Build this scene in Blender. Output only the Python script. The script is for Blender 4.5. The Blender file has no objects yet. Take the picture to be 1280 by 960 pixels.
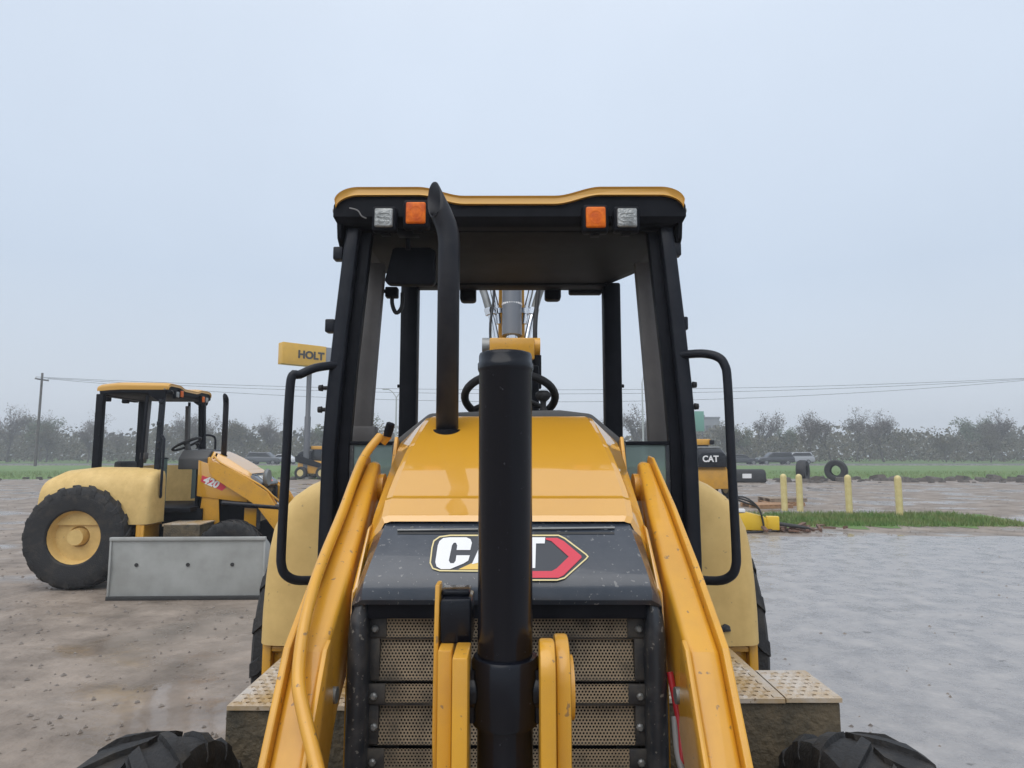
import bpy, bmesh, math, random
from mathutils import Vector, Matrix
random.seed(7)
R = math.radians
scene = bpy.context.scene
col = scene.collection

# ------------------------------------------------------------------ camera
CAM = Vector((0.019, 0.0, 1.73)); FPX = 800.0
PITCH = math.atan(85 / FPX); YAW = math.atan(2.4 / FPX)
cd = bpy.data.cameras.new('camera'); cam = bpy.data.objects.new('camera', cd); col.objects.link(cam)
cam.location = CAM; cam.rotation_euler = (R(90) + PITCH, 0, YAW)
cd.sensor_width = 36; cd.lens = 36 * FPX / 1280; cd.clip_start = 0.05; cd.clip_end = 3000
scene.camera = cam
# ------------------------------------------------------------------ sky, sun, exposure
SUN_EL, SUN_AZ = R(58), R(205)
w = bpy.data.worlds.new('World'); scene.world = w; w.use_nodes = True
nt = w.node_tree; nt.nodes.clear()
N = nt.nodes.new; L = nt.links.new
out = N('ShaderNodeOutputWorld'); bg = N('ShaderNodeBackground'); L(bg.outputs[0], out.inputs[0])
sky = N('ShaderNodeTexSky'); sky.sky_type = 'NISHITA'; sky.sun_disc = False
sky.sun_elevation = SUN_EL; sky.sun_rotation = SUN_AZ; sky.dust_density = 4; sky.air_density = 1.5
tc = N('ShaderNodeTexCoord'); sx = N('ShaderNodeSeparateXYZ'); L(tc.outputs['Generated'], sx.inputs[0])
ramp = N('ShaderNodeValToRGB'); L(sx.outputs['Z'], ramp.inputs[0])
e = ramp.color_ramp.elements
e[0].position = 0.0; e[0].color = (6.2, 6.75, 7.45, 1)
e[1].position = 1.0; e[1].color = (8.6, 9.0, 9.7, 1)
m = e.new(0.25); m.color = (5.3, 6.15, 7.35, 1)
m = e.new(0.55); m.color = (6.1, 6.9, 8.05, 1)
nz = N('ShaderNodeTexNoise'); nz.inputs['Scale'].default_value = 1.6; nz.inputs['Detail'].default_value = 4
L(tc.outputs['Generated'], nz.inputs['Vector'])
mr = N('ShaderNodeMapRange'); L(nz.outputs[0], mr.inputs[0])
mr.inputs[1].default_value = 0.3; mr.inputs[2].default_value = 0.7; mr.inputs[3].default_value = 0.95; mr.inputs[4].default_value = 1.05
vm = N('ShaderNodeVectorMath'); vm.operation = 'SCALE'; L(ramp.outputs[0], vm.inputs[0]); L(mr.outputs[0], vm.inputs['Scale'])
mx = N('ShaderNodeMix'); mx.data_type = 'RGBA'; mx.inputs[0].default_value = 0.93
L(sky.outputs[0], mx.inputs[6]); L(vm.outputs[0], mx.inputs[7]); L(mx.outputs[2], bg.inputs[0])
bg.inputs[1].default_value = 0.1
sd = bpy.data.lights.new('sun', 'SUN'); sd.energy = 1.5; sd.angle = R(70); sd.color = (1.0, 0.97, 0.93)
so = bpy.data.objects.new('sun', sd); col.objects.link(so)
so.rotation_euler = (R(90) - SUN_EL, 0, R(180) - SUN_AZ); so.location = (0, 0, 30)
vs = scene.view_settings; vs.view_transform = 'Standard'; vs.look = 'None'; vs.gamma = 1; vs.exposure = 0.25

def U(px, py, Y):
    """photo pixel at distance Y in front of the camera -> world point"""
    a = (px - 640) / FPX; b = (480 - py) / FPX
    d = (a, math.cos(PITCH) - b * math.sin(PITCH), math.sin(PITCH) + b * math.cos(PITCH))
    d = (d[0] * math.cos(YAW) - d[1] * math.sin(YAW), d[0] * math.sin(YAW) + d[1] * math.cos(YAW), d[2])
    t = Y / d[1]
    return Vector((CAM.x + d[0] * t, Y, CAM.z + d[2] * t))
def Upl(px, py, p0, n):
    q = U(px, py, 1.0); d = q - CAM
    t = (Vector(p0) - CAM).dot(n) / d.dot(n)
    return CAM + d * t

# ------------------------------------------------------------------ materials
def mat(name, c, rough=0.5, metal=0.0, coat=0.0, c2=None, nscale=8.0, lo=0.35, hi=0.65, rough2=None,
        bump=0.0, bscale=60.0, specks=None, spscale=140.0, spamt=0.06, spec=0.5, detail=6.0, trans=0.0, obj=True, bdist=0.02):
    M = bpy.data.materials.new(name); M.use_nodes = True
    t = M.node_tree; b = t.nodes['Principled BSDF']
    b.inputs['Base Color'].default_value = (*c, 1); b.inputs['Roughness'].default_value = rough
    b.inputs['Metallic'].default_value = metal; b.inputs['Coat Weight'].default_value = coat
    b.inputs['Coat Roughness'].default_value = 0.03
    b.inputs['Specular IOR Level'].default_value = spec; b.inputs['Transmission Weight'].default_value = trans
    co = t.nodes.new('ShaderNodeTexCoord'); src = co.outputs['Object']
    last = None
    if c2 is not None:
        n = t.nodes.new('ShaderNodeTexNoise'); n.inputs['Scale'].default_value = nscale; n.inputs['Detail'].default_value = detail
        n.inputs['Roughness'].default_value = 0.62
        t.links.new(src, n.inputs['Vector'])
        r = t.nodes.new('ShaderNodeMapRange'); t.links.new(n.outputs[0], r.inputs[0])
        r.inputs[1].default_value = lo; r.inputs[2].default_value = hi
        x = t.nodes.new('ShaderNodeMix'); x.data_type = 'RGBA'; t.links.new(r.outputs[0], x.inputs[0])
        x.inputs[6].default_value = (*c, 1); x.inputs[7].default_value = (*c2, 1)
        last = x.outputs[2]
        if rough2 is not None:
            rr = t.nodes.new('ShaderNodeMapRange'); t.links.new(r.outputs[0], rr.inputs[0])
            rr.inputs[3].default_value = rough; rr.inputs[4].default_value = rough2
            t.links.new(rr.outputs[0], b.inputs['Roughness'])
    if specks is not None:
        n = t.nodes.new('ShaderNodeTexNoise'); n.inputs['Scale'].default_value = spscale; n.inputs['Detail'].default_value = 2
        t.links.new(src, n.inputs['Vector'])
        r = t.nodes.new('ShaderNodeMapRange'); t.links.new(n.outputs[0], r.inputs[0])
        r.inputs[1].default_value = 0.72 - spamt; r.inputs[2].default_value = 0.76 - spamt; r.inputs[4].default_value = 0.8
        x = t.nodes.new('ShaderNodeMix'); x.data_type = 'RGBA'; t.links.new(r.outputs[0], x.inputs[0])
        if last: t.links.new(last, x.inputs[6])
        else: x.inputs[6].default_value = (*c, 1)
        x.inputs[7].default_value = (*specks, 1); last = x.outputs[2]
    if last: t.links.new(last, b.inputs['Base Color'])
    if bump:
        n = t.nodes.new('ShaderNodeTexNoise'); n.inputs['Scale'].default_value = bscale; n.inputs['Detail'].default_value = 5
        t.links.new(src, n.inputs['Vector'])
        bp = t.nodes.new('ShaderNodeBump'); bp.inputs['Strength'].default_value = bump; bp.inputs['Distance'].default_value = bdist
        t.links.new(n.outputs[0], bp.inputs['Height']); t.links.new(bp.outputs[0], b.inputs['Normal'])
    return M
M = {}
YEL = (0.66, 0.325, 0.02)
M['paint'] = mat('yellow_gloss_paint', YEL, 0.34, coat=1.0, c2=(0.62, 0.30, 0.02), nscale=3)
M['paint'].node_tree.nodes['Principled BSDF'].inputs['Coat IOR'].default_value = 1.85
M['paint_dirty'] = mat('yellow_paint_grimy', (0.66, 0.33, 0.025), 0.33, coat=0.4, c2=(0.55, 0.275, 0.035), nscale=6, lo=.42, hi=.75, rough2=.55,
                       specks=(0.20, 0.12, 0.06), spscale=55, spamt=.045)
M['fender'] = mat('fender_dusty_plastic', (0.70, 0.485, 0.18), 0.5, c2=(0.60, 0.405, 0.145), nscale=7, rough2=.7, specks=(.36, .24, .11), spscale=36, spamt=.01)
M['roof'] = mat('roof_yellow', (0.60, 0.32, 0.05), 0.4, coat=.2)
M['black_gloss'] = mat('black_gloss_paint', (0.004, 0.005, 0.009), 0.24, coat=0.08, specks=(.08, .08, .09), spscale=110, spamt=-.01, spec=.3)
M['black'] = mat('black_satin_paint', (0.006, 0.007, 0.010), 0.5, c2=(0.010, 0.011, 0.015), nscale=10, spec=.1)
M['post'] = mat('canopy_post_black', (0.010, 0.012, 0.018), 0.38, c2=(0.016, 0.018, 0.024), nscale=9, spec=.22)
M['stack'] = mat('exhaust_black', (0.012, 0.013, 0.018), 0.42, c2=(0.02, 0.02, 0.024), nscale=14, spec=.3)
M['cap'] = mat('hood_cap_charcoal', (0.030, 0.038, 0.052), 0.22, c2=(0.044, 0.052, 0.066), nscale=12, coat=.35, specks=(.18, .18, .18), spscale=90, spamt=.055, bump=.05, bscale=300)
M['plastic'] = mat('black_plastic_muddy', (0.022, 0.026, 0.033), 0.32, c2=(0.085, 0.082, 0.08), nscale=14, lo=.45, hi=.8, rough2=.7, specks=(.20, .19, .17), spscale=70, spamt=.075)
M['rubber'] = mat('rubber', (0.012, 0.012, 0.013), 0.65, c2=(0.035, 0.032, 0.03), nscale=12, lo=.45, hi=.8, bump=.3, bscale=90)
M['tyre_mud'] = mat('tyre_muddy', (0.014, 0.014, 0.015), 0.7, c2=(0.05, 0.042, 0.033), nscale=9, lo=.5, hi=.8, bump=.3)
M['grille'] = mat('grille_perforated_dusty', (0.34, 0.265, 0.175), 0.6, c2=(0.09, 0.078, 0.062), nscale=7, lo=.42, hi=.70, rough2=.75)
M['grille_frame'] = mat('grille_frame_muddy', (0.03, 0.03, 0.032), 0.5, c2=(0.11, 0.095, 0.075), nscale=14, lo=.42, hi=.75, rough2=.8)
M['mud'] = mat('mud_caked_steel', (0.115, 0.088, 0.052), 0.8, c2=(0.045, 0.04, 0.028), nscale=9, lo=.38, hi=.7, bump=.6, bscale=45, specks=(.02, .018, .014), spscale=28, spamt=.02)
M['step'] = mat('step_plate_worn', (0.40, 0.26, 0.10), 0.34, c2=(0.52, 0.46, 0.39), nscale=5, lo=.38, hi=.62, rough2=.22, specks=(.2, .13, .06), spscale=40)
M['grey_post'] = mat('door_post_grey', (0.085, 0.08, 0.078), 0.5, c2=(0.12, 0.11, 0.105), nscale=6)
M['liner'] = mat('headliner', (0.010, 0.010, 0.011), 0.6, spec=.12, c2=(0.022, 0.022, 0.023), nscale=3.5, lo=.4, hi=.65)
M['dash'] = mat('dash_grey', (0.07, 0.07, 0.07), 0.6, bump=.1, bscale=200)
M['chrome'] = mat('chrome', (0.75, 0.76, 0.78), 0.12, metal=1)
M['steel'] = mat('worn_steel', (0.28, 0.29, 0.29), 0.45, metal=.6, c2=(0.2, 0.2, 0.19), nscale=6)
M['greycyl'] = mat('grey_cylinder', (0.16, 0.175, 0.2), 0.35, coat=.3)
M['hose'] = mat('hose_rubber', (0.014, 0.014, 0.016), 0.5)
M['red'] = mat('red_hose', (0.35, 0.012, 0.02), 0.4)
M['greyhose'] = mat('grey_hose', (0.2, 0.2, 0.2), 0.5)
M['white'] = mat('decal_white', (0.78, 0.78, 0.78), 0.4)
M['cream'] = mat('decal_gold_outline', (0.72, 0.60, 0.30), 0.4)
M['dred'] = mat('decal_red', (0.62, 0.045, 0.075), 0.4)
M['dgold'] = mat('decal_gold', (0.75, 0.50, 0.12), 0.4)
M['ddark'] = mat('decal_charcoal', (0.04, 0.045, 0.055), 0.4)
M['bucket'] = mat('bucket_grey_steel', (0.38, 0.39, 0.375), 0.55, c2=(0.29, 0.295, 0.28), nscale=2.5, rough2=.4, bump=.05, bscale=20)
M['edge'] = mat('cutting_edge', (0.03, 0.03, 0.03), 0.6)
def glass_mat(name, c, rough=0.03, alpha=1.0):
    g = bpy.data.materials.new(name); g.use_nodes = True; t = g.node_tree; t.nodes.clear()
    o = t.nodes.new('ShaderNodeOutputMaterial'); gl = t.nodes.new('ShaderNodeBsdfGlossy'); tr = t.nodes.new('ShaderNodeBsdfTransparent')
    fr = t.nodes.new('ShaderNodeFresnel'); fr.inputs[0].default_value = 1.45; mi = t.nodes.new('ShaderNodeMixShader')
    gl.inputs['Roughness'].default_value = rough; tr.inputs[0].default_value = (*c, 1)
    t.links.new(fr.outputs[0], mi.inputs[0]); t.links.new(tr.outputs[0], mi.inputs[1]); t.links.new(gl.outputs[0], mi.inputs[2])
    df = t.nodes.new('ShaderNodeBsdfDiffuse'); df.inputs[0].default_value = (0.26, 0.335, 0.325, 1)
    m2 = t.nodes.new('ShaderNodeMixShader'); m2.inputs[0].default_value = 1 - alpha
    t.links.new(mi.outputs[0], m2.inputs[1]); t.links.new(df.outputs[0], m2.inputs[2]); t.links.new(m2.outputs[0], o.inputs[0])
    return g
M['glass'] = glass_mat('tinted_glass', (0.62, 0.74, 0.71), 0.04, 0.5)
M['carglass'] = mat('car_glass', (0.015, 0.017, 0.02), 0.08)
M['lens_clear'] = mat('lamp_lens_clear', (0.40, 0.41, 0.40), 0.3, metal=.4, c2=(0.2, 0.21, 0.21), nscale=30, bump=.6, bscale=90, bdist=.01)
M['lens_orange'] = mat('lamp_lens_orange', (0.85, 0.19, 0.004), 0.4, spec=.3, c2=(0.55, 0.08, 0.003), nscale=25)

# ------------------------------------------------------------------ mesh builder
class MB:
    def __init__(s): s.v = []; s.f = []
    def add(s, vs_, fs_):
        o = len(s.v); s.v += [tuple(p) for p in vs_]; s.f += [tuple(i + o for i in f) for f in fs_]; return s
    def box(s, c, d, rot=None):
        c = Vector(c); h = Vector(d) / 2
        ps = [Vector((x * h.x, y * h.y, z * h.z)) for x in (-1, 1) for y in (-1, 1) for z in (-1, 1)]
        if rot is not None: ps = [rot @ p for p in ps]
        return s.add([c + p for p in ps], [(0, 1, 3, 2), (4, 6, 7, 5), (0, 4, 5, 1), (2, 3, 7, 6), (0, 2, 6, 4), (1, 5, 7, 3)])
    def bb(s, a, b):
        a = Vector(a); b = Vector(b); return s.box((a + b) / 2, b - a)
    def loft(s, rings, closed=True, caps=True):
        n = len(rings[0]); vs_ = [p for r in rings for p in r]; fs_ = []
        for i in range(len(rings) - 1):
            for j in range(n if closed else n - 1):
                k = (j + 1) % n
                fs_.append((i * n + j, i * n + k, (i + 1) * n + k, (i + 1) * n + j))
        if caps and closed:
            fs_.append(tuple(reversed(range(n)))); fs_.append(tuple((len(rings) - 1) * n + j for j in range(n)))
        return s.add(vs_, fs_)
    def prism_x(s, prof, x0, x1):      # prof of (y, z)
        return s.loft([[(x, y, z) for y, z in prof] for x in (x0, x1)])
    def prism_z(s, prof, z0, z1):
        return s.loft([[(x, y, z) for x, y in prof] for z in (z0, z1)])
    def prism_y(s, prof, y0, y1):
        return s.loft([[(x, y, z) for x, z in prof] for y in (y0, y1)])
    def tube(s, pts, r, n=10, caps=True, cut=None):
        pts = [Vector(p) for p in pts]; rs = r if isinstance(r, (list, tuple)) else [r] * len(pts)
        rings = []; up = None
        for i, p in enumerate(pts):
            a = pts[max(i - 1, 0)]; b = pts[min(i + 1, len(pts) - 1)]; t = (b - a).normalized()
            if up is None: up = t.orthogonal().normalized()
            up = (up - t * up.dot(t)); up = up.normalized() if up.length > 1e-6 else t.orthogonal().normalized()
            sd_ = t.cross(up)
            ring = [p + (up * math.cos(2 * math.pi * k / n) + sd_ * math.sin(2 * math.pi * k / n)) * rs[i] for k in range(n)]
            if cut is not None and i == len(pts) - 1:
                ring = [q + t * ((p - q).dot(cut) / t.dot(cut)) for q in ring]
            rings.append(ring)
        return s.loft(rings, True, caps)
    def lathe(s, prof, c, axis='z', n=24, caps=True):   # prof (r, h)
        c = Vector(c); rings = []
        for r, h in prof:
            ring = []
            for k in range(n):
                a = 2 * math.pi * k / n; u, v_ = r * math.cos(a), r * math.sin(a)
                ring.append(c + Vector({'z': (u, v_, h), 'x': (h, u, v_), 'y': (u, h, v_)}[axis]))
            rings.append(ring)
        return s.loft(rings, True, caps)
    def mirror(s):
        o = len(s.v); s.v += [(-x, y, z) for x, y, z in s.v]; s.f += [tuple(reversed([i + o for i in f])) for f in s.f[:]]; return s
    def flipx(s):
        s.v = [(-x, y, z) for x, y, z in s.v]; s.f = [tuple(reversed(f)) for f in s.f]; return s
    def build(s, name, m_, parent=None, bevel=0.0, seg=2, smooth=None, org=(0, 0, 0), recalc=True):
        me = bpy.data.meshes.new(name)
        ox, oy, oz = org
        me.from_pydata([(x - ox, y - oy, z - oz) for x, y, z in s.v], [], s.f)
        if bevel or recalc:
            bm = bmesh.new(); bm.from_mesh(me)
            if recalc: bmesh.ops.recalc_face_normals(bm, faces=bm.faces)
            if bevel:
                es = [ed for ed in bm.edges if len(ed.link_faces) == 2 and ed.calc_face_angle(0) > R(28)]
                bmesh.ops.bevel(bm, geom=es, offset=bevel, segments=seg, profile=.5, affect='EDGES', clamp_overlap=True)
            bm.to_mesh(me); bm.free()
        if bevel or smooth:
            me.shade_smooth(); me.set_sharp_from_angle(angle=R(smooth or 35))
        me.materials.append(M[m_] if isinstance(m_, str) else m_)
        ob = bpy.data.objects.new(name, me); col.objects.link(ob)
        if parent: ob.parent = parent
        elif org != (0, 0, 0): ob.location = org
        return ob
def tag(o, label=None, cat=None, group=None, kind=None):
    if label: o['label'] = label
    if cat: o['category'] = cat
    if group: o['group'] = group
    if kind: o['kind'] = kind
    return o
def thing(name, loc, label, cat, group=None, rz=0):
    o = bpy.data.objects.new(name, None); col.objects.link(o); o.location = loc; o.rotation_euler = (0, 0, rz); o.empty_display_size = .2
    return tag(o, label, cat, group)
def copy_tree(o, parent=None):
    c = o.copy(); col.objects.link(c); c.parent = parent
    for ch in list(o.children): copy_tree(ch, c)
    return c
def text_mesh(body, size, name, m_, parent=None, extrude=0.0, offset=0.0, shear=0.0):
    cu = bpy.data.curves.new(name, 'FONT'); cu.body = body; cu.size = size; cu.extrude = extrude; cu.offset = offset; cu.shear = shear
    cu.align_x = 'CENTER'; cu.align_y = 'CENTER'; cu.resolution_u = 4
    t = bpy.data.objects.new(name, cu); col.objects.link(t)
    me = bpy.data.meshes.new_from_object(t.evaluated_get(bpy.context.evaluated_depsgraph_get()))
    bpy.data.objects.remove(t); me.materials.clear(); me.materials.append(M[m_])
    o = bpy.data.objects.new(name, me); col.objects.link(o); o.parent = parent
    return o
def arc(c, r, a0, a1, n, plane='xz'):
    return [(c[0] + r * math.cos(R(a0 + (a1 - a0) * i / n)), c[1] + r * math.sin(R(a0 + (a1 - a0) * i / n))) for i in range(n + 1)]
def smooth_path(pts, k=6):
    P = [Vector(p) for p in pts]; P = [P[0]] + P + [P[-1]]; o = []
    for i in range(1, len(P) - 2):
        for j in range(k):
            t = j / k; a, b, c, d = P[i - 1], P[i], P[i + 1], P[i + 2]
            o.append(.5 * ((2 * b) + (c - a) * t + (2 * a - 5 * b + 4 * c - d) * t * t + (3 * b - a - 3 * c + d) * t ** 3))
    o.append(P[-2]); return o
def perf(mb, o, u, v, W, H, pitch, rad, thick=.004, lift=0.0):
    """perforated sheet with real holes: hexagonal cells in the plane o + u*a + v*b"""
    o, u, v = Vector(o), Vector(u).normalized(), Vector(v).normalized(); n = u.cross(v)
    Rc = pitch / math.sqrt(3); dy = pitch * math.sqrt(3) / 2
    for j in range(max(1, int(round(H / dy)))):
        for i in range(int(W / pitch)):
            a = (i + .5 + (.5 if j % 2 else 0)) * pitch; b = (j + .5) * dy
            if a > W: continue
            c = o + u * a + v * b; ring = []
            for r_, dz in ((Rc, 0), (rad, lift), (rad, -thick)):
                for k in range(6):
                    t = R(30 + 60 * k); p = c + (u * math.cos(t) + v * math.sin(t)) * r_ + n * dz
                    ring.append(p)
            f = []
            for l in range(2):
                for k in range(6): f.append((l * 6 + k, l * 6 + (k + 1) % 6, (l + 1) * 6 + (k + 1) % 6, (l + 1) * 6 + k))
            mb.add(ring, f)

# ================================================================== GROUND
def gmat():
    g = mat('wet_dirt', (0.30, 0.245, 0.20), 0.75, c2=(0.15, 0.12, 0.095), nscale=1.6, lo=.35, hi=.65, bump=.8, bscale=7, bdist=.05)
    t = g.node_tree; b = t.nodes['Principled BSDF']; co = [n for n in t.nodes if n.type == 'TEX_COORD'][0]
    n = t.nodes.new('ShaderNodeTexNoise'); n.inputs['Scale'].default_value = .7; n.inputs['Detail'].default_value = 5
    mp = t.nodes.new('ShaderNodeMapping'); mp.inputs['Scale'].default_value = (.75, .8, 1); t.links.new(co.outputs['Object'], mp.inputs[0]); t.links.new(mp.outputs[0], n.inputs['Vector'])
    r = t.nodes.new('ShaderNodeMapRange'); t.links.new(n.outputs[0], r.inputs[0]); r.inputs[1].default_value = .5; r.inputs[2].default_value = .6
    r.inputs[3].default_value = .7; r.inputs[4].default_value = .12; t.links.new(r.outputs[0], b.inputs['Roughness'])
    r2 = t.nodes.new('ShaderNodeMapRange'); t.links.new(n.outputs[0], r2.inputs[0]); r2.inputs[1].default_value = .5; r2.inputs[2].default_value = .6
    r2.inputs[3].default_value = .8; r2.inputs[4].default_value = .06
    bp = [x for x in t.nodes if x.type == 'BUMP'][0]; t.links.new(r2.outputs[0], bp.inputs['Strength'])
    return g
M['ground'] = gmat()
M['concrete'] = mat('wet_concrete', (0.22, 0.208, 0.205), 0.13, c2=(0.36, 0.345, 0.335), nscale=3.2, lo=.36, hi=.66, rough2=.5, bump=.5, bscale=22, specks=(.1, .09, .08), spscale=6, spamt=.02)
M['grass'] = mat('grass_ground', (0.085, 0.175, 0.035), 0.9, c2=(0.14, 0.20, 0.06), nscale=.35, bump=.8, bscale=12)
M['asphalt'] = mat('asphalt', (0.06, 0.06, 0.062), 0.5, c2=(0.08, 0.08, 0.08), nscale=.5)
M['blade'] = mat('grass_blade', (0.09, 0.19, 0.035), 0.7, c2=(0.19, 0.20, 0.07), nscale=1.2)
S = 240
def wavy(x0, x1, y, a, n, seed):
    rr = random.Random(seed); return [(x0 + (x1 - x0) * i / n, y + rr.uniform(-a, a)) for i in range(n + 1)]
def sheet(name, m_, prof, z):
    o = MB().add([(x, y, z) for x, y in prof], [tuple(range(len(prof)))]).build(name, m_); o['kind'] = 'structure'; return o
sheet('ground', 'ground', [(-S, -S), (S, -S), (S, S), (-S, S)], 0)
sheet('concrete_apron', 'concrete', [(1.7, -12), (26, -12), (26, 12.6)] + wavy(14, 1.7, 13.5, .18, 26, 9), .004)
sheet('grass_verge', 'grass', wavy(-S + 5, S - 5, 41.5, .8, 90, 1) + [(S - 5, 83), (-S + 5, 83)], .004)
sheet('road', 'asphalt', [(-S + 5, 84.5), (S - 5, 84.5), (S - 5, 97), (-S + 5, 97)], .004)
k = MB().bb((-S + 5, 84.2, -.1), (S - 5, 84.5, .12)).build('kerb', 'concrete'); k['kind'] = 'structure'
sheet('field', 'grass', [(-S + 5, 97.3), (S - 5, 97.3), (S - 5, S - 5), (-S + 5, S - 5)], .004)
sheet('grass_patch', 'grass', wavy(6.3, 12.5, 15.1, .5, 22, 3) + wavy(13, 5.9, 18.3, .3, 14, 4), .006)

# ================================================================== MAIN BACKHOE LOADER
ORG = (0.0, 3.0, 0.0)
main = thing('backhoe_loader', ORG, 'yellow and black backhoe loader with open canopy and upright black centre cylinder', 'backhoe loader')
def part(mb, name, m_, parent=main, bevel=0.0, **kw): return mb.build(name, m_, parent, bevel, org=ORG, **kw)

# chassis
c = MB(); c.bb((-.33, 1.5, .45), (.33, 4.6, .80)); c.bb((-.30, 1.84, .80), (.30, 2.7, 1.30)); c.bb((-.5, 2.55, .55), (.5, 3.9, 1.02))
c.bb((-.62, 1.80, .36), (.62, 1.98, .52))
part(c, 'chassis', 'black', bevel=.01)
# hood ----------------------------------------------------------------
def hring(Y, zt, wt, ws, zs, zl):
    k = .007
    top = [(-wt - k * .6, zt - k * .75), (-wt + k * .5, zt - .004), (-wt + k * 2, zt)]
    L_ = [(-ws - .004, zl), (-ws, zs - .03), (-ws + .008, zs)] + top
    Rr = [(-x, z) for x, z in reversed(L_)]
    return [Vector((x, Y, z)) for x, z in L_ + Rr]
hood = MB()
st = [(1.885, 1.530, .352, .405, 1.445, 1.16), (1.90, 1.546, .362, .410, 1.475, 1.16), (1.91, 1.551, .364, .411, 1.485, 1.16), (1.968, 1.5895, .367, .415, 1.53, 1.16), (1.974, 1.5915, .367, .415, 1.532, 1.16), (1.984, 1.594, .367, .416, 1.538, 1.16), (1.990, 1.597, .367, .416, 1.54, 1.16),
      (2.02, 1.617, .366, .417, 1.555, 1.16), (2.1, 1.668, .360, .418, 1.595, 1.18), (2.2, 1.728, .350, .420, 1.645, 1.2), (2.3, 1.783, .338, .422, 1.69, 1.2), (2.4, 1.832, .325, .424, 1.735, 1.2),
      (2.475, 1.863, .316, .425, 1.765, 1.2), (2.495, 1.868, .308, .420, 1.765, 1.2), (2.50, 1.85, .295, .41, 1.75, 1.2)]
hood.loft([hring(*s_) for s_ in st], closed=False, caps=False)
hoodo = part(hood, 'hood', 'paint', smooth=14, recalc=True)
# yellow cheek strips beside the black cap
for sgn in (-1, 1):
    ck = MB(); ck.loft([[Vector((sgn * x, y, z)) for x, y, z in ((.402, 1.905, 1.515), (.411, 1.91, 1.505), (.413, 1.97, 1.515), (.402, 1.97, 1.52))],
             [Vector((sgn * x, y, z)) for x, y, z in ((.410, 1.80, 1.36), (.425, 1.795, 1.35), (.425, 1.95, 1.35), (.410, 1.95, 1.36))],
             [Vector((sgn * x, y, z)) for x, y, z in ((.416, 1.78, 1.1), (.429, 1.765, 1.1), (.429, 1.95, 1.1), (.416, 1.95, 1.1))],
             [Vector((sgn * x, y, z)) for x, y, z in ((.416, 1.78, .72), (.429, 1.765, .72), (.429, 1.95, .72), (.416, 1.95, .72))]])
    part(ck, 'hood_side_edge', 'paint', hoodo, bevel=.006)
# black cap ------------------------------------------------------------
def capring(Y, z, wt, dz, ws, zl):
    return [Vector(p) for p in ((-ws, Y + .03, zl), (-ws, Y + .022, z - dz), (-ws + .012, Y + .012, z - dz * .55), (-wt, Y, z), (wt, Y, z), (ws - .012, Y + .012, z - dz * .55), (ws, Y + .022, z - dz), (ws, Y + .03, zl))]
cap = MB()
cap.loft([capring(1.915, 1.515, .345, .055, .388, 1.30), capring(1.902, 1.528, .352, .058, .398, 1.30), capring(1.885, 1.520, .354, .058, .399, 1.30),
          capring(1.735, 1.410, .372, .055, .405, 1.28), capring(1.721, 1.396, .374, .05, .406, 1.28), capring(1.711, 1.374, .376, .04, .407, 1.28),
          capring(1.709, 1.348, .376, .02, .407, 1.28), capring(1.716, 1.335, .372, .012, .405, 1.28), capring(1.76, 1.328, .37, .010, .40, 1.28)], closed=False, caps=False)
capo = part(cap, 'hood_cap', 'cap', smooth=28)
# seam gasket between hood and cap
part(MB().loft([[Vector((x, 1.893, z)) for x, z in ((-.41, 1.28), (-.405, 1.46), (-.355, 1.531), (.355, 1.531), (.405, 1.46), (.41, 1.28))],
                [Vector((x, 1.97, z)) for x, z in ((-.41, 1.28), (-.405, 1.45), (-.355, 1.522), (.355, 1.522), (.405, 1.45), (.41, 1.28))]], closed=False, caps=False), 'gasket', 'rubber', hoodo)
# logo on the cap's sloping face
pA, pB = Vector((0, 1.885, 1.520)), Vector((0, 1.735, 1.410))
sl = (pA - pB).normalized(); cn = Vector((1, 0, 0)).cross(sl).normalized()
if cn.z < 0: cn = -cn
def onp(pts, h): return [Upl(x, y, pA + cn * h, cn) for x, y in pts]
def decal(pts, h, name, m_, parent):
    mb = MB(); q = onp(pts, h); mb.add(q, [tuple(range(len(q)))])
    o = mb.build(name, m_, parent, org=ORG, recalc=False)
    bm = bmesh.new(); bm.from_mesh(o.data); bmesh.ops.triangulate(bm, faces=bm.faces); bm.normal_update()
    for f in bm.faces:
        if f.normal.dot(cn) < 0: f.normal_flip()
    bm.to_mesh(o.data); bm.free(); return o
def ribbon(pts, wd, h, name, m_, parent, close=True):
    P = [Vector(p) for p in pts]; n = len(P); mb = MB(); a = []; b = []
    for i in range(n):
        p, q, r_ = P[(i - 1) % n], P[i], P[(i + 1) % n]
        d1 = (q - p).normalized(); d2 = (r_ - q).normalized(); t = (d1 + d2).normalized(); nn = Vector((-t.y, t.x)); sc = 1 / max(.5, nn.dot(Vector((-d1.y, d1.x))))
        a.append(q + nn * wd * .5 * sc); b.append(q - nn * wd * .5 * sc)
    q = onp([(x.x, x.y) for x in a + b], h)
    mb.add(q, [(i, (i + 1) % n, n + (i + 1) % n, n + i) for i in range(n)])
    return mb.build(name, m_, parent, org=ORG, recalc=False)
k1 = lambda l: [(420 + x / 5.333, 620 + y / 5.333) for x, y in l]
k2 = lambda l: [(640 + x / 5.333, 620 + y / 5.333) for x, y in l]
outl = k1([(640, 345), (652, 300), (690, 272), (760, 262)]) + k2([(310, 262), (352, 282), (492, 388), (506, 403), (494, 418), (350, 546), (300, 560), (90, 560)]) + k1([(1030, 560), (980, 500), (690, 497), (645, 482), (628, 445)])
decal(outl, .0014, 'logo_plate', 'ddark', capo)
ribbon(outl, 1.7, .0026, 'logo_outline', 'cream', capo)
inn = [(x + (589 - x) * .06 if x < 600 else x - (x - 600) * .035, y + (692 - y) * .10) for x, y in outl]
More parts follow.
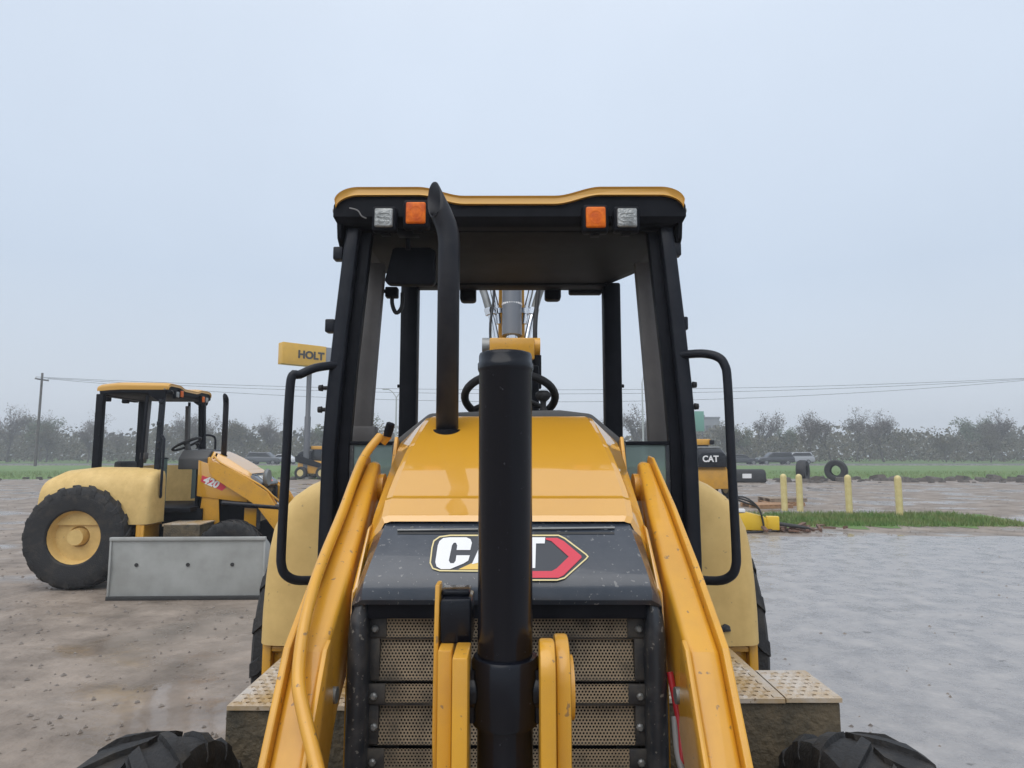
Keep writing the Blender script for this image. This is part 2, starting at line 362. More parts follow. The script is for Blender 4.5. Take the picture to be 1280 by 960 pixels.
decal(k2([(225, 279), (300, 279), (345, 300), (462, 398), (464, 410), (345, 528), (310, 545), (100, 545), (100, 500), (265, 500), (298, 482), (378, 404), (262, 300), (225, 290)]), .0032, 'logo_chevron', 'dred', capo)
decal(k1([(895, 360), (906, 312), (897, 288), (868, 275), (760, 275), (715, 280), (690, 300), (678, 330), (662, 440), (670, 470), (700, 487), (760, 487), (850, 450), (882, 430), (892, 395),
          (803, 395), (797, 432), (785, 448), (762, 448), (752, 430), (773, 330), (785, 312), (800, 312), (808, 330), (804, 360)]), .0032, 'logo_letter_c', 'white', capo)
decal(k1([(905, 455), (985, 275), (1050, 275), (1110, 487), (1060, 487), (1048, 440), (965, 440)]), .0032, 'logo_letter_a', 'white', capo)
decal(k1([(815, 489), (942, 430), (1020, 395), (1100, 489)]), .0024, 'logo_triangle', 'dgold', capo)
decal(k2([(20, 275), (222, 275), (218, 316), (160, 316), (155, 480), (100, 480), (105, 316), (15, 316)]), .0032, 'logo_letter_t', 'white', capo)
# hinge strip on the cap
a, b = Upl(497, 664, pA, cn), Upl(768, 661, pA, cn)
hs = MB().tube([a + cn * .004, b + cn * .004], .0035, 8)
for px in (515, 552, 600, 675, 757):
    q = Upl(px, 661.5, pA, cn); hs.lathe([(.006, -.0), (.006, .006), (.003, .008)], q + cn * .003, 'y', 8)
hso = part(hs, 'hinge_strip', 'steel', capo, smooth=40)
gp = MB()
for x0, x1 in ((497, 640), (668, 768)):
    q = onp([(x0, 665), (x1, 665), (x1, 667.6), (x0, 667.6)], .0012); gp.add(q, [(0, 1, 2, 3)])
part(gp, 'hinge_slot', 'edge', capo, recalc=False)
# grille ------------------------------------------------------------------
rad = MB().bb((-.37, 1.86, .5), (.37, 1.885, 1.31)); part(rad, 'radiator_screen', 'edge')
prof = [(1.775, 1.292), (1.775, 1.238), None, (1.800, 1.232), (1.782, 1.126), None, (1.772, 1.118), (1.772, 1.068), None, (1.802, 1.060), (1.784, .962), None, (1.774, .954), (1.774, .900), None, (1.802, .892), (1.785, .795), None, (1.775, .787), (1.775, .730)]
i = 0
while i < len(prof):
    (y0, z0), (y1, z1) = prof[i], prof[i + 1]
    H = math.hypot(y1 - y0, z1 - z0); wd = .652 if i % 6 == 0 else .69
    g = MB(); v = Vector((0, y1 - y0, z1 - z0)); perf(g, (-wd / 2, y0, z0), (1, 0, 0), -v if False else v, wd, H, .0090, .0032, -.003)
    fr = MB()
    for sgn in (-1, 1):
        fr.bb((sgn * (wd / 2 - .004) if sgn > 0 else -.374, min(y0, y1) - .003, z1), (.374 if sgn > 0 else -(wd / 2 - .004), max(y0, y1) + .006, z0))
    fr.bb((-.374, min(y0, y1) + .004, z1 - .007), (.374, max(y0, y1) + .012, z1 + .004))
    fo = part(fr, 'grille_band', 'grille_frame', bevel=.002)
    part(g, 'perforated_sheet', 'grille', fo, recalc=False)['kind'] = 'stuff'
    for sgn in (-1, 1):
        if i % 6 == 0 or i == 9: part(MB().lathe([(.0, 0), (.010, 0), (.010, -.006), (.006, -.010), (.0, -.010)], (sgn * .352, min(y0, y1) - .003, (z0 + z1) / 2 - .005), 'y', 8, False), 'bolt', 'steel', fo)
    i += 3
part(MB().bb((-.366, 1.735, 1.294), (.366, 1.80, 1.340)), 'grille_header', 'black', bevel=.004)
# caked patch where debris stuck to the screen, worn lug on top of the grille
part(MB().lathe([(.012, -.004), (.009, -.012), (.0, -.013)], (.055, 1.772, 1.285), 'y', 8, False), 'bolt', 'steel')
for sgn in (-1, 1):
    pl = MB()
    ring = lambda z, o, f: [Vector((sgn * x, y, z)) for x, y in ((.366, 1.86), (.366, 1.735 + f), (.372, 1.722 + f), (.392 + o, 1.715 + f), (.408 + o, 1.722 + f), (.418 + o, 1.742 + f), (.421 + o, 1.77), (.421 + o, 1.86))]
    pl.loft([ring(1.385, -.028, .07), ring(1.350, -.016, .02), ring(1.30, -.006, .0), ring(1.24, 0, 0), ring(.95, 0, 0), ring(.70, 0, 0)])
    part(pl, 'grille_pillar', 'plastic', smooth=75)
# loader arms ------------------------------------------------------------
top = [(2.455, 1.665), (2.43, 1.695), (2.37, 1.690), (2.08, 1.545), (1.84, 1.405), (1.605, 1.25), (1.19, .61), (.98, .33)]
low = [(.86, .26), (1.05, .20), (1.36, .58), (1.74, 1.06), (1.86, 1.14), (2.40, 1.48), (2.455, 1.56)]
def taper(mb):      # the arm narrows towards its rear pivot
    o = []
    for x, y, z in mb.v:
        f = 1 - .5 * min(1, max(0, (y - 1.95) / .5)); sg_ = 1 if x > 0 else -1
        o.append((sg_ * (.534 - (.534 - abs(x)) * f), y, z))
    mb.v = o; return mb
armprof = top + low
def off(prof_, d):   # push the top edge outward for proud flange plates
    o = []
    for i, (y, z) in enumerate(prof_):
        a = prof_[max(i - 1, 0)]; b = prof_[min(i + 1, len(prof_) - 1)]; t = Vector((b[0] - a[0], b[1] - a[1])).normalized()
        o.append((y - t.y * -d, z + t.x * -d))
    return o
tilt = lambda mb, sgn: mb
for sgn in (-1, 1):
    a = MB(); a.prism_x(armprof, sgn * .437, sgn * .518)
    ao = part(taper(a), 'loader_arm', 'paint_dirty', bevel=.018, seg=6, smooth=17)
    fl = MB(); tp = off(top, .022); fl.prism_x(tp + low, sgn * .516, sgn * .534)
    part(taper(fl), 'outer_flange', 'paint_dirty', ao, bevel=.005, smooth=20)
    li = [(1.625, 1.262), (1.612, 1.278), (1.592, 1.262), (1.19, .645), (1.02, .36), (1.10, .30), (1.36, .58), (1.66, 1.05)]
    fl = MB(); fl.prism_x([(y + (-.012 if k_ in (2, 3, 4) else 0), z) for k_, (y, z) in enumerate(li)], sgn * .425, sgn * .438)
    part(fl, 'inner_flange', 'paint_dirty', ao, bevel=.005)
    # pin boss and bolt on the inside
    part(MB().lathe([(0, -.012), (.020, -.012), (.020, .01), (0, .01)], (sgn * .43, 1.66, 1.13), 'x', 14, False), 'pin', 'steel', ao, smooth=40)
    part(MB().lathe([(0, -.035), (.05, -.035), (.05, .035), (0, .035)], (sgn * .495, 2.40, 1.60), 'x', 20, False), 'pivot_boss', 'paint_dirty', ao, smooth=40)
    # tower that carries the arm pivot
    tw = MB(); tw.prism_x([(2.30, .75), (2.62, .75), (2.55, 1.5), (2.53, 1.77), (2.49, 1.79), (2.44, 1.70), (2.38, 1.58), (2.34, 1.3)], sgn * .430, sgn * .444)
    part(tw, 'arm_tower', 'paint_dirty', bevel=.004)
    if sgn < 0:
        tb = smooth_path([U(*q_) for q_ in ((475, 545, 2.40), (453, 575, 2.30), (429, 638, 2.03), (403, 702, 1.81), (389, 745, 1.695), (378, 795, 1.60), (373, 850, 1.53), (380, 893, 1.475), (395, 955, 1.41), (404, 1000, 1.36), (410, 1060, 1.28))], 5)
        part(MB().tube(tb, .0155, 12), 'hydraulic_tube', 'paint_dirty', ao, smooth=50)
        part(MB().tube([U(477, 553, 2.42), U(484, 545, 2.42), U(487, 533, 2.40)], [.018, .018, .016], 10), 'lever_arm', 'paint_dirty', bevel=0, smooth=40)
        part(MB().tube([U(484, 546, 2.40), U(485.5, 540, 2.40), U(488.5, 529.5, 2.39), U(489, 528, 2.39)], [.014, .017, .016, .008], 12), 'lever_grip', 'black', smooth=40)
part(MB().lathe([(.055, -.52), (.055, .52)], (0, 1.20, .52), 'x', 18), 'cross_tube', 'paint_dirty', smooth=40)
# hoses between grille and right arm
part(MB().tube(smooth_path([(.425, 1.74, 1.16), (.437, 1.70, 1.05), (.432, 1.66, .98), (.428, 1.66, .9), (.43, 1.70, .7)], 5), .009, 8), 'red_hose', 'red', smooth=50)
part(MB().tube(smooth_path([(.428, 1.71, 1.06), (.424, 1.67, .99), (.431, 1.63, .93), (.424, 1.63, .84), (.43, 1.66, .7)], 5), .009, 8), 'grey_hose', 'greyhose', smooth=50)
# centre cylinder ----------------------------------------------------------
cx, cy = .001, 1.35
cyl = MB().lathe([(.0, 1.941), (.046, 1.941), (.0545, 1.938), (.0565, 1.932), (.0565, 1.919), (.0588, 1.916), (.0590, 1.905), (.0575, 1.900), (.0560, 1.897), (.0560, .95), (0, .95)], (cx, cy, 0), 'z', 56, False)
cylo = part(cyl, 'centre_cylinder', 'black_gloss', smooth=40)
tr = MB().lathe([(.057, 1.322), (.064, 1.320), (.068, 1.312), (.0685, 1.20), (.066, 1.193), (.057, 1.19)], (cx, cy, 0), 'z', 48, True)
tr.lathe([(0, -.095), (.040, -.095), (.040, .095), (0, .095)], (cx, cy, 1.255), 'x', 24, False)
tr.bb((cx - .073, cy - .03, 1.20), (cx + .073, cy + .03, 1.30))
part(tr, 'trunnion', 'black_gloss', cylo, smooth=35)
part(MB().lathe([(.046, .95), (.046, .60), (0, .6)], (cx, cy, 0), 'z', 32, True), 'cylinder_neck', 'black_gloss', cylo, smooth=40)
def yoke(x0, x1, y0, y1, zt, zb, rnd=True, lean=0.0):
    mb = MB(); w_ = (y1 - y0) / 2; yc = (y0 + y1) / 2
    pr = [(yc + w_ * math.cos(R(a_)), zt - w_ + w_ * math.sin(R(a_))) for a_ in range(0, 181, 15)] if rnd else [(y1, zt), (y0, zt)]
    mb.prism_x(pr + [(y0 + lean, zb), (y1 + lean, zb)], x0, x1); return mb
yk = part(yoke(-.098, -.068, 1.255, 1.36, 1.343, .55, False), 'yoke_plate', 'paint_dirty', bevel=.004)
yk = part(yoke(-.134, -.105, 1.33, 1.47, 1.335, .55, False), 'yoke_plate', 'paint_dirty', bevel=.004)
yk = part(yoke(.068, .0985, 1.255, 1.37, 1.362, .55, True), 'yoke_plate', 'paint_dirty', bevel=.006)
yk = part(yoke(.102, .131, 1.30, 1.46, 1.352, .55, True), 'yoke_plate', 'paint_dirty', bevel=.006)
part(MB().lathe([(0, .0), (.062, 0), (.062, .010), (0, .010)], (.131, 1.39, 1.245), 'x', 28, False), 'pin_washer', 'paint_dirty', smooth=40)
# bracket plate and black stop block at the left of the cylinder
bp_ = MB(); bp_.prism_x([(1.43, 1.452), (1.385, 1.452), (1.37, 1.36), (1.36, 1.16), (1.39, 1.02), (1.47, 1.02), (1.47, 1.40)], -.147, -.137)
part(bp_, 'bracket_plate', 'paint_dirty', bevel=.003)
bl = MB(); bl.bb((-.136, 1.375, 1.333), (-.068, 1.47, 1.425)); part(bl, 'stop_block', 'black_gloss', bevel=.008)
part(MB().bb((-.136, 1.40, 1.425), (-.075, 1.46, 1.437)), 'stop_block_lip', 'black_gloss', bevel=.004)
part(MB().bb((-.20, 1.25, .44), (.20, 1.5, .58)), 'yoke_base', 'paint_dirty', bevel=.01)
# exhaust ------------------------------------------------------------------
sxp, syp = -.228, 2.37
pts = [(sxp, syp, 1.70), (sxp, syp, 2.52), (sxp - .003, syp, 2.555), (sxp - .012, syp - .003, 2.592), (sxp - .030, syp - .008, 2.635), (sxp - .058, syp - .014, 2.690)]
ex = MB().tube(pts, .0415, 28, caps=False, cut=Vector((-.72, -.68, .14)).normalized())
exo = part(ex, 'exhaust_stack', 'stack', smooth=50)
sm = exo.modifiers.new('wall', 'SOLIDIFY'); sm.thickness = .004; sm.offset = -1
part(MB().lathe([(.052, -.03), (.052, .012), (.044, .012), (.044, -.03)], (sxp, syp, 1.80), 'z', 28, False), 'stack_collar', 'black', exo, smooth=40)
# cowl, dash, steering wheel, seat ------------------------------------------
cw = MB(); cw.loft([[Vector((x, y, z)) for x, z in ((-.46, 1.60), (-.46, 1.765), (-.315, 1.882), (-.10, 1.89), (.20, 1.895), (.325, 1.88), (.46, 1.765), (.46, 1.60))] for y in (2.52, 2.95)])
part(cw, 'cowl', 'dash', bevel=.012)
part(MB().loft([[Vector((x * s_, 2.62 + q, z)) for x, z in ((-.10, 1.88), (-.06, 1.905), (.06, 1.905), (.10, 1.88))] for s_, q in ((1, 0), (.9, .2))]), 'instrument_binnacle', 'dash', bevel=.01)
sw = thing  # (keep helper)
swc = Vector((0, 3.04, 1.985)); tlt = Matrix.Rotation(R(63), 3, 'X')
wp = [swc + tlt @ Vector((.215 * math.cos(a_ * math.tau / 40), .0, .215 * math.sin(a_ * math.tau / 40))) for a_ in range(40)]
wh = MB(); n_ = 10; rings = []
for i in range(41):
    c0 = wp[i % 40]; o_ = (c0 - swc).normalized(); ax = tlt @ Vector((0, 1, 0))
    rings.append([c0 + (o_ * math.cos(math.tau * k_ / n_) + ax * math.sin(math.tau * k_ / n_)) * .019 for k_ in range(n_)])
wh.loft(rings, True, False)
for a_ in (90, 210, 330): wh.tube([swc + tlt @ Vector((0, .03, 0)), swc + tlt @ Vector((.21 * math.cos(R(a_)), 0, .21 * math.sin(R(a_))))], .013, 8)
wh.tube([swc + tlt @ Vector((0, .04, 0)), swc + tlt @ Vector((0, -.01, 0))], .045, 14)
who = part(wh, 'steering_wheel', 'rubber', smooth=50)
kb = swc + tlt @ Vector((.166, -.01, -.02))
part(MB().lathe([(.0, .052), (.022, .050), (.035, .038), (.037, .026), (.026, .010), (.014, 0), (.013, -.03), (.03, -.05), (0, -.05)], U(679, 502, 2.94), 'z', 20, False), 'spinner_knob', 'rubber', who, smooth=50)
part(MB().tube([(0, 2.9, 1.6), swc], .04, 12), 'steering_column', 'dash', smooth=40)
part(MB().bb((-.24, 3.2, 1.02), (.24, 3.66, 1.34)), 'seat_base', 'black', bevel=.03)
part(MB().bb((-.24, 3.56, 1.34), (.24, 3.68, 1.72)), 'seat_back', 'rubber', bevel=.04)
part(MB().bb((-.72, 2.62, .99), (.72, 3.78, 1.05)), 'cab_floor', 'black', bevel=.01)
part(MB().bb((-.40, 2.66, 1.05), (.40, 2.70, 1.66)), 'firewall', 'black')
# canopy posts ---------------------------------------------------------------
def post(pts, name, m_, w_, d_, parent=main, bevel=.012):
    rings = [[Vector((x + a_ * w_ / 2, y + b_ * d_ / 2, z)) for a_, b_ in ((-1, -1), (1, -1), (1, 1), (-1, 1))] for x, y, z in pts]
    return part(MB().loft(rings), name, m_, parent, bevel=bevel)
for s in (-1, 1):
    po = post([(s * .772, 2.76, .84), (s * .772, 2.76, 1.30), (s * .768, 2.76, 1.75), (s * .754, 2.76, 2.0), (s * .733, 2.765, 2.28), (s * .705, 2.77, 2.6), (s * .692, 2.775, 2.74)], 'front_post', 'post', .062, .08, bevel=.016)
    post([(s * .716, 2.785, 1.02), (s * .714, 2.785, 1.75), (s * .693, 2.79, 2.1), (s * .640, 2.80, 2.74)], 'post_channel', 'black', .05, .05, po, bevel=.006)
    post([(s * .690, 3.0, 1.70), (s * .683, 3.0, 1.95), (s * .668, 3.0, 2.2), (s * .640, 3.0, 2.63)], 'door_post', 'grey_post', .085, .05, bevel=.008)
    post([(s * .747, 3.0, 1.02), (s * .742, 3.0, 1.78), (s * .722, 3.0, 2.2), (s * .69, 3.0, 2.70)], 'door_frame_tube', 'black', .03, .04, bevel=.006)
    if s < 0: part(MB().box((s * .682, 3.0, 1.80), (.12, .07, .1)), 'post_foot', 'grey_post', bevel=.01)
    post([(s * .594, 3.72, .95), (s * .594, 3.72, 2.72)], 'rear_post', 'black', .10, .10, bevel=.012)
    part(MB().lathe([(0, 0), (.010, 0), (.010, .012), (0, .012)], (s * .594 + (.05 if s > 0 else -.062), 3.69, 2.11), 'x', 8, False), 'bolt', 'black')
    for (px, py, hh) in (((421, 318, .035), (411, 408, .035)) if s < 0 else ((847, 313, .035), (855.5, 405, .035))):
        q = U(px, py, 2.765) - Vector((s * .010, 0, 0))
        part(MB().box(q, (.042, .05, .058)), 'hinge', 'post', po, bevel=.006)
    for (px, py) in (((405, 485), (404, 512)) if s < 0 else ((864, 481), (866.5, 508))):
        q = U(px, py, 2.75)
        part(MB().tube([q + Vector((-s * .03, 0, 0)), q + Vector((s * .004, 0, 0)), q + Vector((s * .006, 0, 0)), q + Vector((s * .022, 0, 0))], [.009, .009, .015, .013], 10), 'peg', 'rubber', po, smooth=40)
    # lower wind-screen glass
    gx0, gx1 = .43, .735
    gl_ = MB().bb((s * gx0, 2.778, 1.10), (s * gx1, 2.784, 1.762)); go = part(gl_, 'glass_panel', 'glass')
    part(MB().bb((s * (gx0 - .01), 2.768, 1.760), (s * .75, 2.792, 1.776)), 'glass_top_rail', 'black', go, bevel=.003)
    part(MB().bb((s * .672, 2.771, 1.10), (s * .735, 2.777, 1.759)), 'glass_border', 'plastic', go)
    # grab handles
    H = [(.745, 2.74, 2.135), (.82, 2.68, 2.132), (.872, 2.64, 2.112), (.896, 2.625, 2.075), (.904, 2.62, 2.0), (.908, 2.62, 1.7), (.914, 2.62, 1.36), (.910, 2.62, 1.275), (.890, 2.63, 1.235), (.845, 2.66, 1.212), (.745, 2.74, 1.205)]
    if s < 0: H = [(x, y, z - (.030 + .25 * (x - .745) * (z > 2.1)) * (z > 1.9)) for x, y, z in H]
    if s > 0: H = [(x - .006, y, z + (.012 if z > 1.9 else .0)) for x, y, z in H]
    P = [Vector((s * H[0][0], *H[0][1:]))]
    part(MB().tube(smooth_path([(s * x, y, z) for x, y, z in H], 4), .0185, 14), 'grab_handle', 'post', smooth=60)
# canopy roof ------------------------------------------------------------------
def rtop(x):   # upper outline of the yellow shell
    a = abs(x)
    z = 2.836
    if a > .22: z += .040 * min(1, max(0, (a - .22) / .17)) ** 1.0 * (1 if a > .39 else 1)
    t = min(1, max(0, (a - .20) / .20)); z = 2.836 + .040 * (t * t * (3 - 2 * t))
    if a > .66: z -= .062 * (1 - math.sqrt(max(0, 1 - ((a - .66) / .1055) ** 2)))
    return z
xs = [.765 * math.sin(math.pi / 2 * (-1 + 2 * i / 110)) for i in range(111)]
def roofring(y, dz, sc, th):
    up_ = [Vector((x * sc, y, rtop(x) + dz)) for x in xs]
    dn = [Vector((x * sc * .992, y, rtop(x) + dz - th)) for x in reversed(xs)]
    return up_ + dn
rf = MB(); rf.loft([roofring(2.672, -.012, .985, .018), roofring(2.665, -.004, .99, .036), roofring(2.69, .006, .997, .046), roofring(2.75, .012, 1.0, .055), roofring(3.32, .016, 1.0, .06), roofring(3.42, .014, .98, .06), roofring(3.55, .010, .90, .055), roofring(3.74, .0, .775, .05), roofring(3.80, -.02, .75, .03)])
rfo = part(rf, 'roof', 'roof', smooth=40)
# black frame below the shell: side and front skirts, headliner
pl_ = [(-.735, 2.70), (.735, 2.70), (.752, 2.76), (.752, 3.36), (.70, 3.50), (.575, 3.76), (-.575, 3.76), (-.70, 3.50), (-.752, 3.36), (-.752, 2.76)]
fr = MB(); n = len(pl_)
rz = [(1.0, 2.800), (1.004, 2.76), (.995, 2.725), (.96, 2.712)]
fr.loft([[Vector((x * sc, 3.23 + (y - 3.23) * sc, z)) for x, y in pl_] for sc, z in rz], True, True)
fo = part(fr, 'roof_frame', 'black', rfo, bevel=.008)
front = MB()    # shaped front fascia that follows the shell
front.loft([[Vector((x, 2.683, rtop(x / .975 if abs(x) < .74 else x) - .030)) for x in xs[1:-1]], [Vector((x, 2.680, 2.745)) for x in xs[1:-1]], [Vector((x * .985, 2.70, 2.722)) for x in xs[1:-1]]], False, False)
part(front, 'front_fascia', 'black', rfo, smooth=40)
lin = MB().prism_z([(x * .90, 3.22 + (y - 3.22) * .86) for x, y in pl_], 2.706, 2.716); part(lin, 'headliner', 'liner', rfo, bevel=.004)
part(MB().bb((-.56, 3.64, 2.695), (.56, 3.77, 2.74)), 'rear_header', 'black', rfo, bevel=.01)
for s in (-1, 1):
    # drop corner of the roof skirt and its bolt
    part(MB().loft([[Vector((s * x, y, z)) for y, z in ((2.69, 2.80), (2.72, 2.66), (2.80, 2.60), (2.95, 2.70), (3.05, 2.80))] for x in (.735, .757)]), 'roof_corner', 'black', rfo, bevel=.008)
    part(MB().lathe([(0, 0), (.011, 0), (.011, .022), (0, .022)], (s * (.754 if s > 0 else .776), 2.72, 2.785), 'x', 8, False), 'bolt', 'steel', rfo)
def lamp(x0, x1, z0, z1, nm, lens):
    cxx, czz, wx, wz = (x0 + x1) / 2, (z0 + z1) / 2, (x1 - x0), (z1 - z0)
    o = part(MB().bb((x0 - .006, 2.636, z0 - .007), (x1 + .006, 2.69, z1 + .006)), nm, 'black', bevel=.014, seg=3)
    part(MB().box((cxx, 2.633, czz), (wx * .84, .016, wz * .84)), 'lens', lens, o, bevel=.03 if lens == 'lens_orange' else .010, seg=3)
    if lens == 'lens_clear':
        part(MB().lathe([(.022, -.001), (.026, -.004), (.034, -.004), (.036, -.001)], (cxx, 2.630, czz), 'y', 24, True), 'reflector_ring', 'steel', o, smooth=40)
        for q in (-.018, .0, .018): part(MB().bb((cxx - .025, 2.623, czz + q - .002), (cxx + .025, 2.627, czz + q + .002)), 'lens_rib', 'lens_clear', o)
    else:
        part(MB().lathe([(.022, .0), (.024, -.003), (.030, -.003), (.032, 0)], (cxx, 2.627, czz), 'y', 20, True), 'lens_ring', lens, o, smooth=40)
    part(MB().bb((cxx - .02, 2.66, z0 - .012), (cxx + .02, 2.70, z0 + .01)), 'lamp_bracket', 'black', o, bevel=.003)
for a_, nm, ln in (((466, 494, 259, 287), 'work_lamp', 'lens_clear'), ((505, 535, 251, 283), 'indicator_lamp', 'lens_orange'), ((730, 759, 257, 288), 'indicator_lamp', 'lens_orange'), ((769, 798, 259, 287), 'work_lamp', 'lens_clear')):
    p0 = U(a_[0], a_[3], 2.64); p1 = U(a_[1], a_[2], 2.64)
    lamp(p0.x, p1.x, p0.z, p1.z, nm, ln)
# wire loop at the left lamp
part(MB().tube(smooth_path([U(437, 260, 2.66), U(447, 263, 2.65), U(452, 270, 2.65), U(458, 273, 2.66)], 4), .003, 6), 'lamp_wire', 'greyhose', smooth=60)
# cab mirror with stalk, small items at the header
mo = part(MB().loft([[Vector((x, y, z)) for x, z in ((-.560, 2.50), (-.578, 2.515), (-.545, 2.665), (-.53, 2.675), (-.37, 2.675), (-.345, 2.66), (-.345, 2.51), (-.36, 2.495))] for y in (2.88, 2.93)]), 'cab_mirror', 'black', bevel=.008)
part(MB().tube([(-.47, 2.86, 2.75), (-.47, 2.88, 2.66)], .012, 8), 'mirror_stalk', 'black', mo)
part(MB().box((-.46, 2.80, 2.72), (.10, .1, .03)), 'mirror_mount', 'black', mo, bevel=.006)
wk = [(585, 357, 377), (691, 357, 375)]
for px, t_, b_ in wk:
    a0, b0 = U(px - 10, b_, 3.80), U(px + 10, t_, 3.80)
    o = part(MB().loft([[Vector((a0.x + q, y, z)) for q, z in ((0.0, a0.z + .01), (0.0, b0.z + .02), (b0.x - a0.x, b0.z + .02), (b0.x - a0.x, a0.z + .01), (b0.x - a0.x - .015, a0.z), (.015, a0.z))] for y in (3.78, 3.86)]), 'rear_work_lamp', 'black', bevel=.008)
a0, b0 = U(711, 368, 3.8), U(752, 352, 3.8)
part(MB().bb((a0.x, 3.77, a0.z), (b0.x, 3.84, b0.z)), 'rear_visor', 'black', bevel=.012)
q = U(497, 377, 3.05)
part(MB().box(U(490, 366, 3.05), (.06, .05, .05)), 'switch_box', 'black', bevel=.006)
part(MB().tube([U(470, 364, 3.03), U(490, 364, 3.05)], .010, 8), 'switch_arm', 'black')
part(MB().tube(smooth_path([U(492, 362, 3.05), U(490, 378, 3.05), U(495, 391, 3.05), U(502, 384, 3.05), U(503, 366, 3.05)], 5), .010, 8), 'cable_loop', 'hose', smooth=60)
# rear fenders, steps, tanks, wheels ----------------------------------------------
def fend_ring(Y, kx, kz):
    o = [(.72, .86), (1.150, .86), (1.148, 1.0), (1.140, 1.15), (1.128, 1.28), (1.108, 1.385), (1.075, 1.46), (1.025, 1.52), (.96, 1.565), (.89, 1.595), (.80, 1.61), (.72, 1.615)]
    return [Vector((.72 + (x - .72) * kx, Y, .86 + (z - .86) * kz)) for x, z in o]
for s in (-1, 1):
    f = MB(); f.loft([fend_ring(2.990, .60, .70), fend_ring(2.994, .78, .83), fend_ring(3.002, .88, .905), fend_ring(3.018, .945, .955), fend_ring(3.045, .98, .985), fend_ring(3.09, 1.0, 1.0), fend_ring(3.16, 1.012, 1.012), fend_ring(3.4, 1.03, 1.03), fend_ring(3.9, 1.04, 1.04), fend_ring(4.3, 1.03, .98), fend_ring(4.5, 1.01, .85)], True, True)
    if s < 0: f.flipx()
    fo = part(f, 'rear_fender', 'fender', smooth=50)
    # top moulding line
    ml = [Vector((s * (.72 + (x - .72) * .94), 3.000 + .012 * (x > .9), .86 + (z - .86) * .955)) for x, z in ((.72, 1.548), (.80, 1.545), (.88, 1.53), (.95, 1.503), (1.005, 1.46), (1.05, 1.40), (1.07, 1.37))]
    if s < 0: part(MB().tube(ml, .0018, 6), 'fender_seam', 'edge', fo)
    if s > 0: part(MB().loft([[Vector((x, y, z)) for x, z in ((.945, .945), (.955, .925), (.995, .928), (.99, .952), (.97, .96))] for y in (2.975, 2.998)]), 'fender_latch', 'plastic', fo, bevel=.004)
    # panel behind the steps
    pn = MB(); pn.bb((s * .60, 3.10, .40), (s * 1.145, 3.16, .88)); po = part(pn, 'side_panel', 'paint_dirty', bevel=.006)
    part(MB().bb((s * .62, 3.06, .815), (s * 1.10, 3.11, .838)), 'panel_ledge', 'paint_dirty', po, bevel=.004)
    part(MB().bb((s * 1.10, 3.055, .40), (s * 1.14, 3.105, .85)), 'panel_edge', 'paint_dirty', po, bevel=.004)
    # mud-caked tank / battery box with punched step plate on top
    ox = .985 if s < 0 else 1.16
    tk = MB()
    if s < 0: tk.bb((-.995, 2.352, .32), (-.50, 2.86, .836))
    else: tk.prism_z([(.50, 2.352), (1.165, 2.352), (1.165, 2.62), (.968, 2.62), (.968, 2.90), (.50, 2.90)], .32, .860)
    to = part(tk, 'tank_box', 'mud', bevel=.012)
    zt = .846 if s < 0 else .872
    sp = MB()
    def plate(x0, x1, y0, y1, z):
        perf(sp, (x0, y0, z), (1, 0, 0), (0, 1, 0), x1 - x0, y1 - y0, .043, .0085, .012, .005)
        sp.bb((x0, y0 - .004, z - .014), (x1, y0 + .008, z + .001)); sp.bb((x0, y1 - .02, z - .03), (x1, y1 + .02, z + .001))
        for xx, d_ in ((x0, 1), (x1, -1)): sp.bb((min(xx, xx + d_ * .034), y0 + .008, z - .012), (max(xx, xx + d_ * .034), y1, z + .002))
    if s < 0: plate(-.985, -.50, 2.345, 2.86, zt)
    else: plate(.50, .966, 2.345, 2.90, zt); plate(.970, 1.165, 2.345, 2.61, zt + .002)
    part(sp, 'step_plate', 'step', to)
def tyre(cx_, cy_, R_, W_, rim, lugs, name, parent):
    w2 = W_ / 2
    pr = [(rim, -w2 * .86), (rim + .02, -w2 * .94), ((R_ + rim) / 2, -w2), (R_ * .90, -w2 * .97), (R_ * .955, -w2 * .86), (R_ * .972, -w2 * .6), (R_ * .978, 0), (R_ * .972, w2 * .6), (R_ * .955, w2 * .86), (R_ * .90, w2 * .97), ((R_ + rim) / 2, w2), (rim + .02, w2 * .94), (rim, w2 * .86)]
    t = MB().lathe([(rim * .35, -.02), (rim * .4, -.06), (rim * .9, -.05), (rim, -w2 * .8), (rim, w2 * .8), (rim * .9, .05), (rim * .4, .06), (rim * .35, .02)], (cx_, cy_, R_), 'x', 28)
    t.lathe([(0, -w2 * .7), (rim * .3, -w2 * .7), (rim * .36, 0), (rim * .3, w2 * .7), (0, w2 * .7)], (cx_, cy_, R_), 'x', 20, False)
    wo = part(t, name, 'fender', parent, smooth=35)
    y = MB().lathe(pr, (cx_, cy_, R_), 'x', 48, False)
    for i in range(lugs):
        for sd_ in (-1, 1):
            a0 = math.tau * (i + (.5 if sd_ > 0 else 0)) / lugs; wd_ = math.tau / lugs * .42; rg = []
            for xx, da, rr, hh in ((-.03, .0, .968, .045), (.35, .55, .966, .046), (.70, 1.0, .958, .044), (.93, 1.2, .92, .035), (1.0, 1.25, .86, .015)):
                a_ = a0 + da * math.tau / lugs * .8
                rg.append([Vector((cx_ + sd_ * xx * w2, cy_ + r2 * R_ * math.cos(b_), R_ + r2 * R_ * math.sin(b_))) for r2, b_ in ((rr - .02, a_), (rr + hh, a_ + wd_ * .12), (rr + hh, a_ + wd_ * .88), (rr - .02, a_ + wd_))])
            y.loft(rg)
    part(y, 'tyre', 'tyre_mud', wo, smooth=30)
for s in (-1, 1):
    tyre(s * 1.07, 3.92, .70, .44, .36, 20, 'rear_wheel', main)
    tyre(s * 1.03, 1.90, .452, .30, .22, 18, 'front_wheel', main)
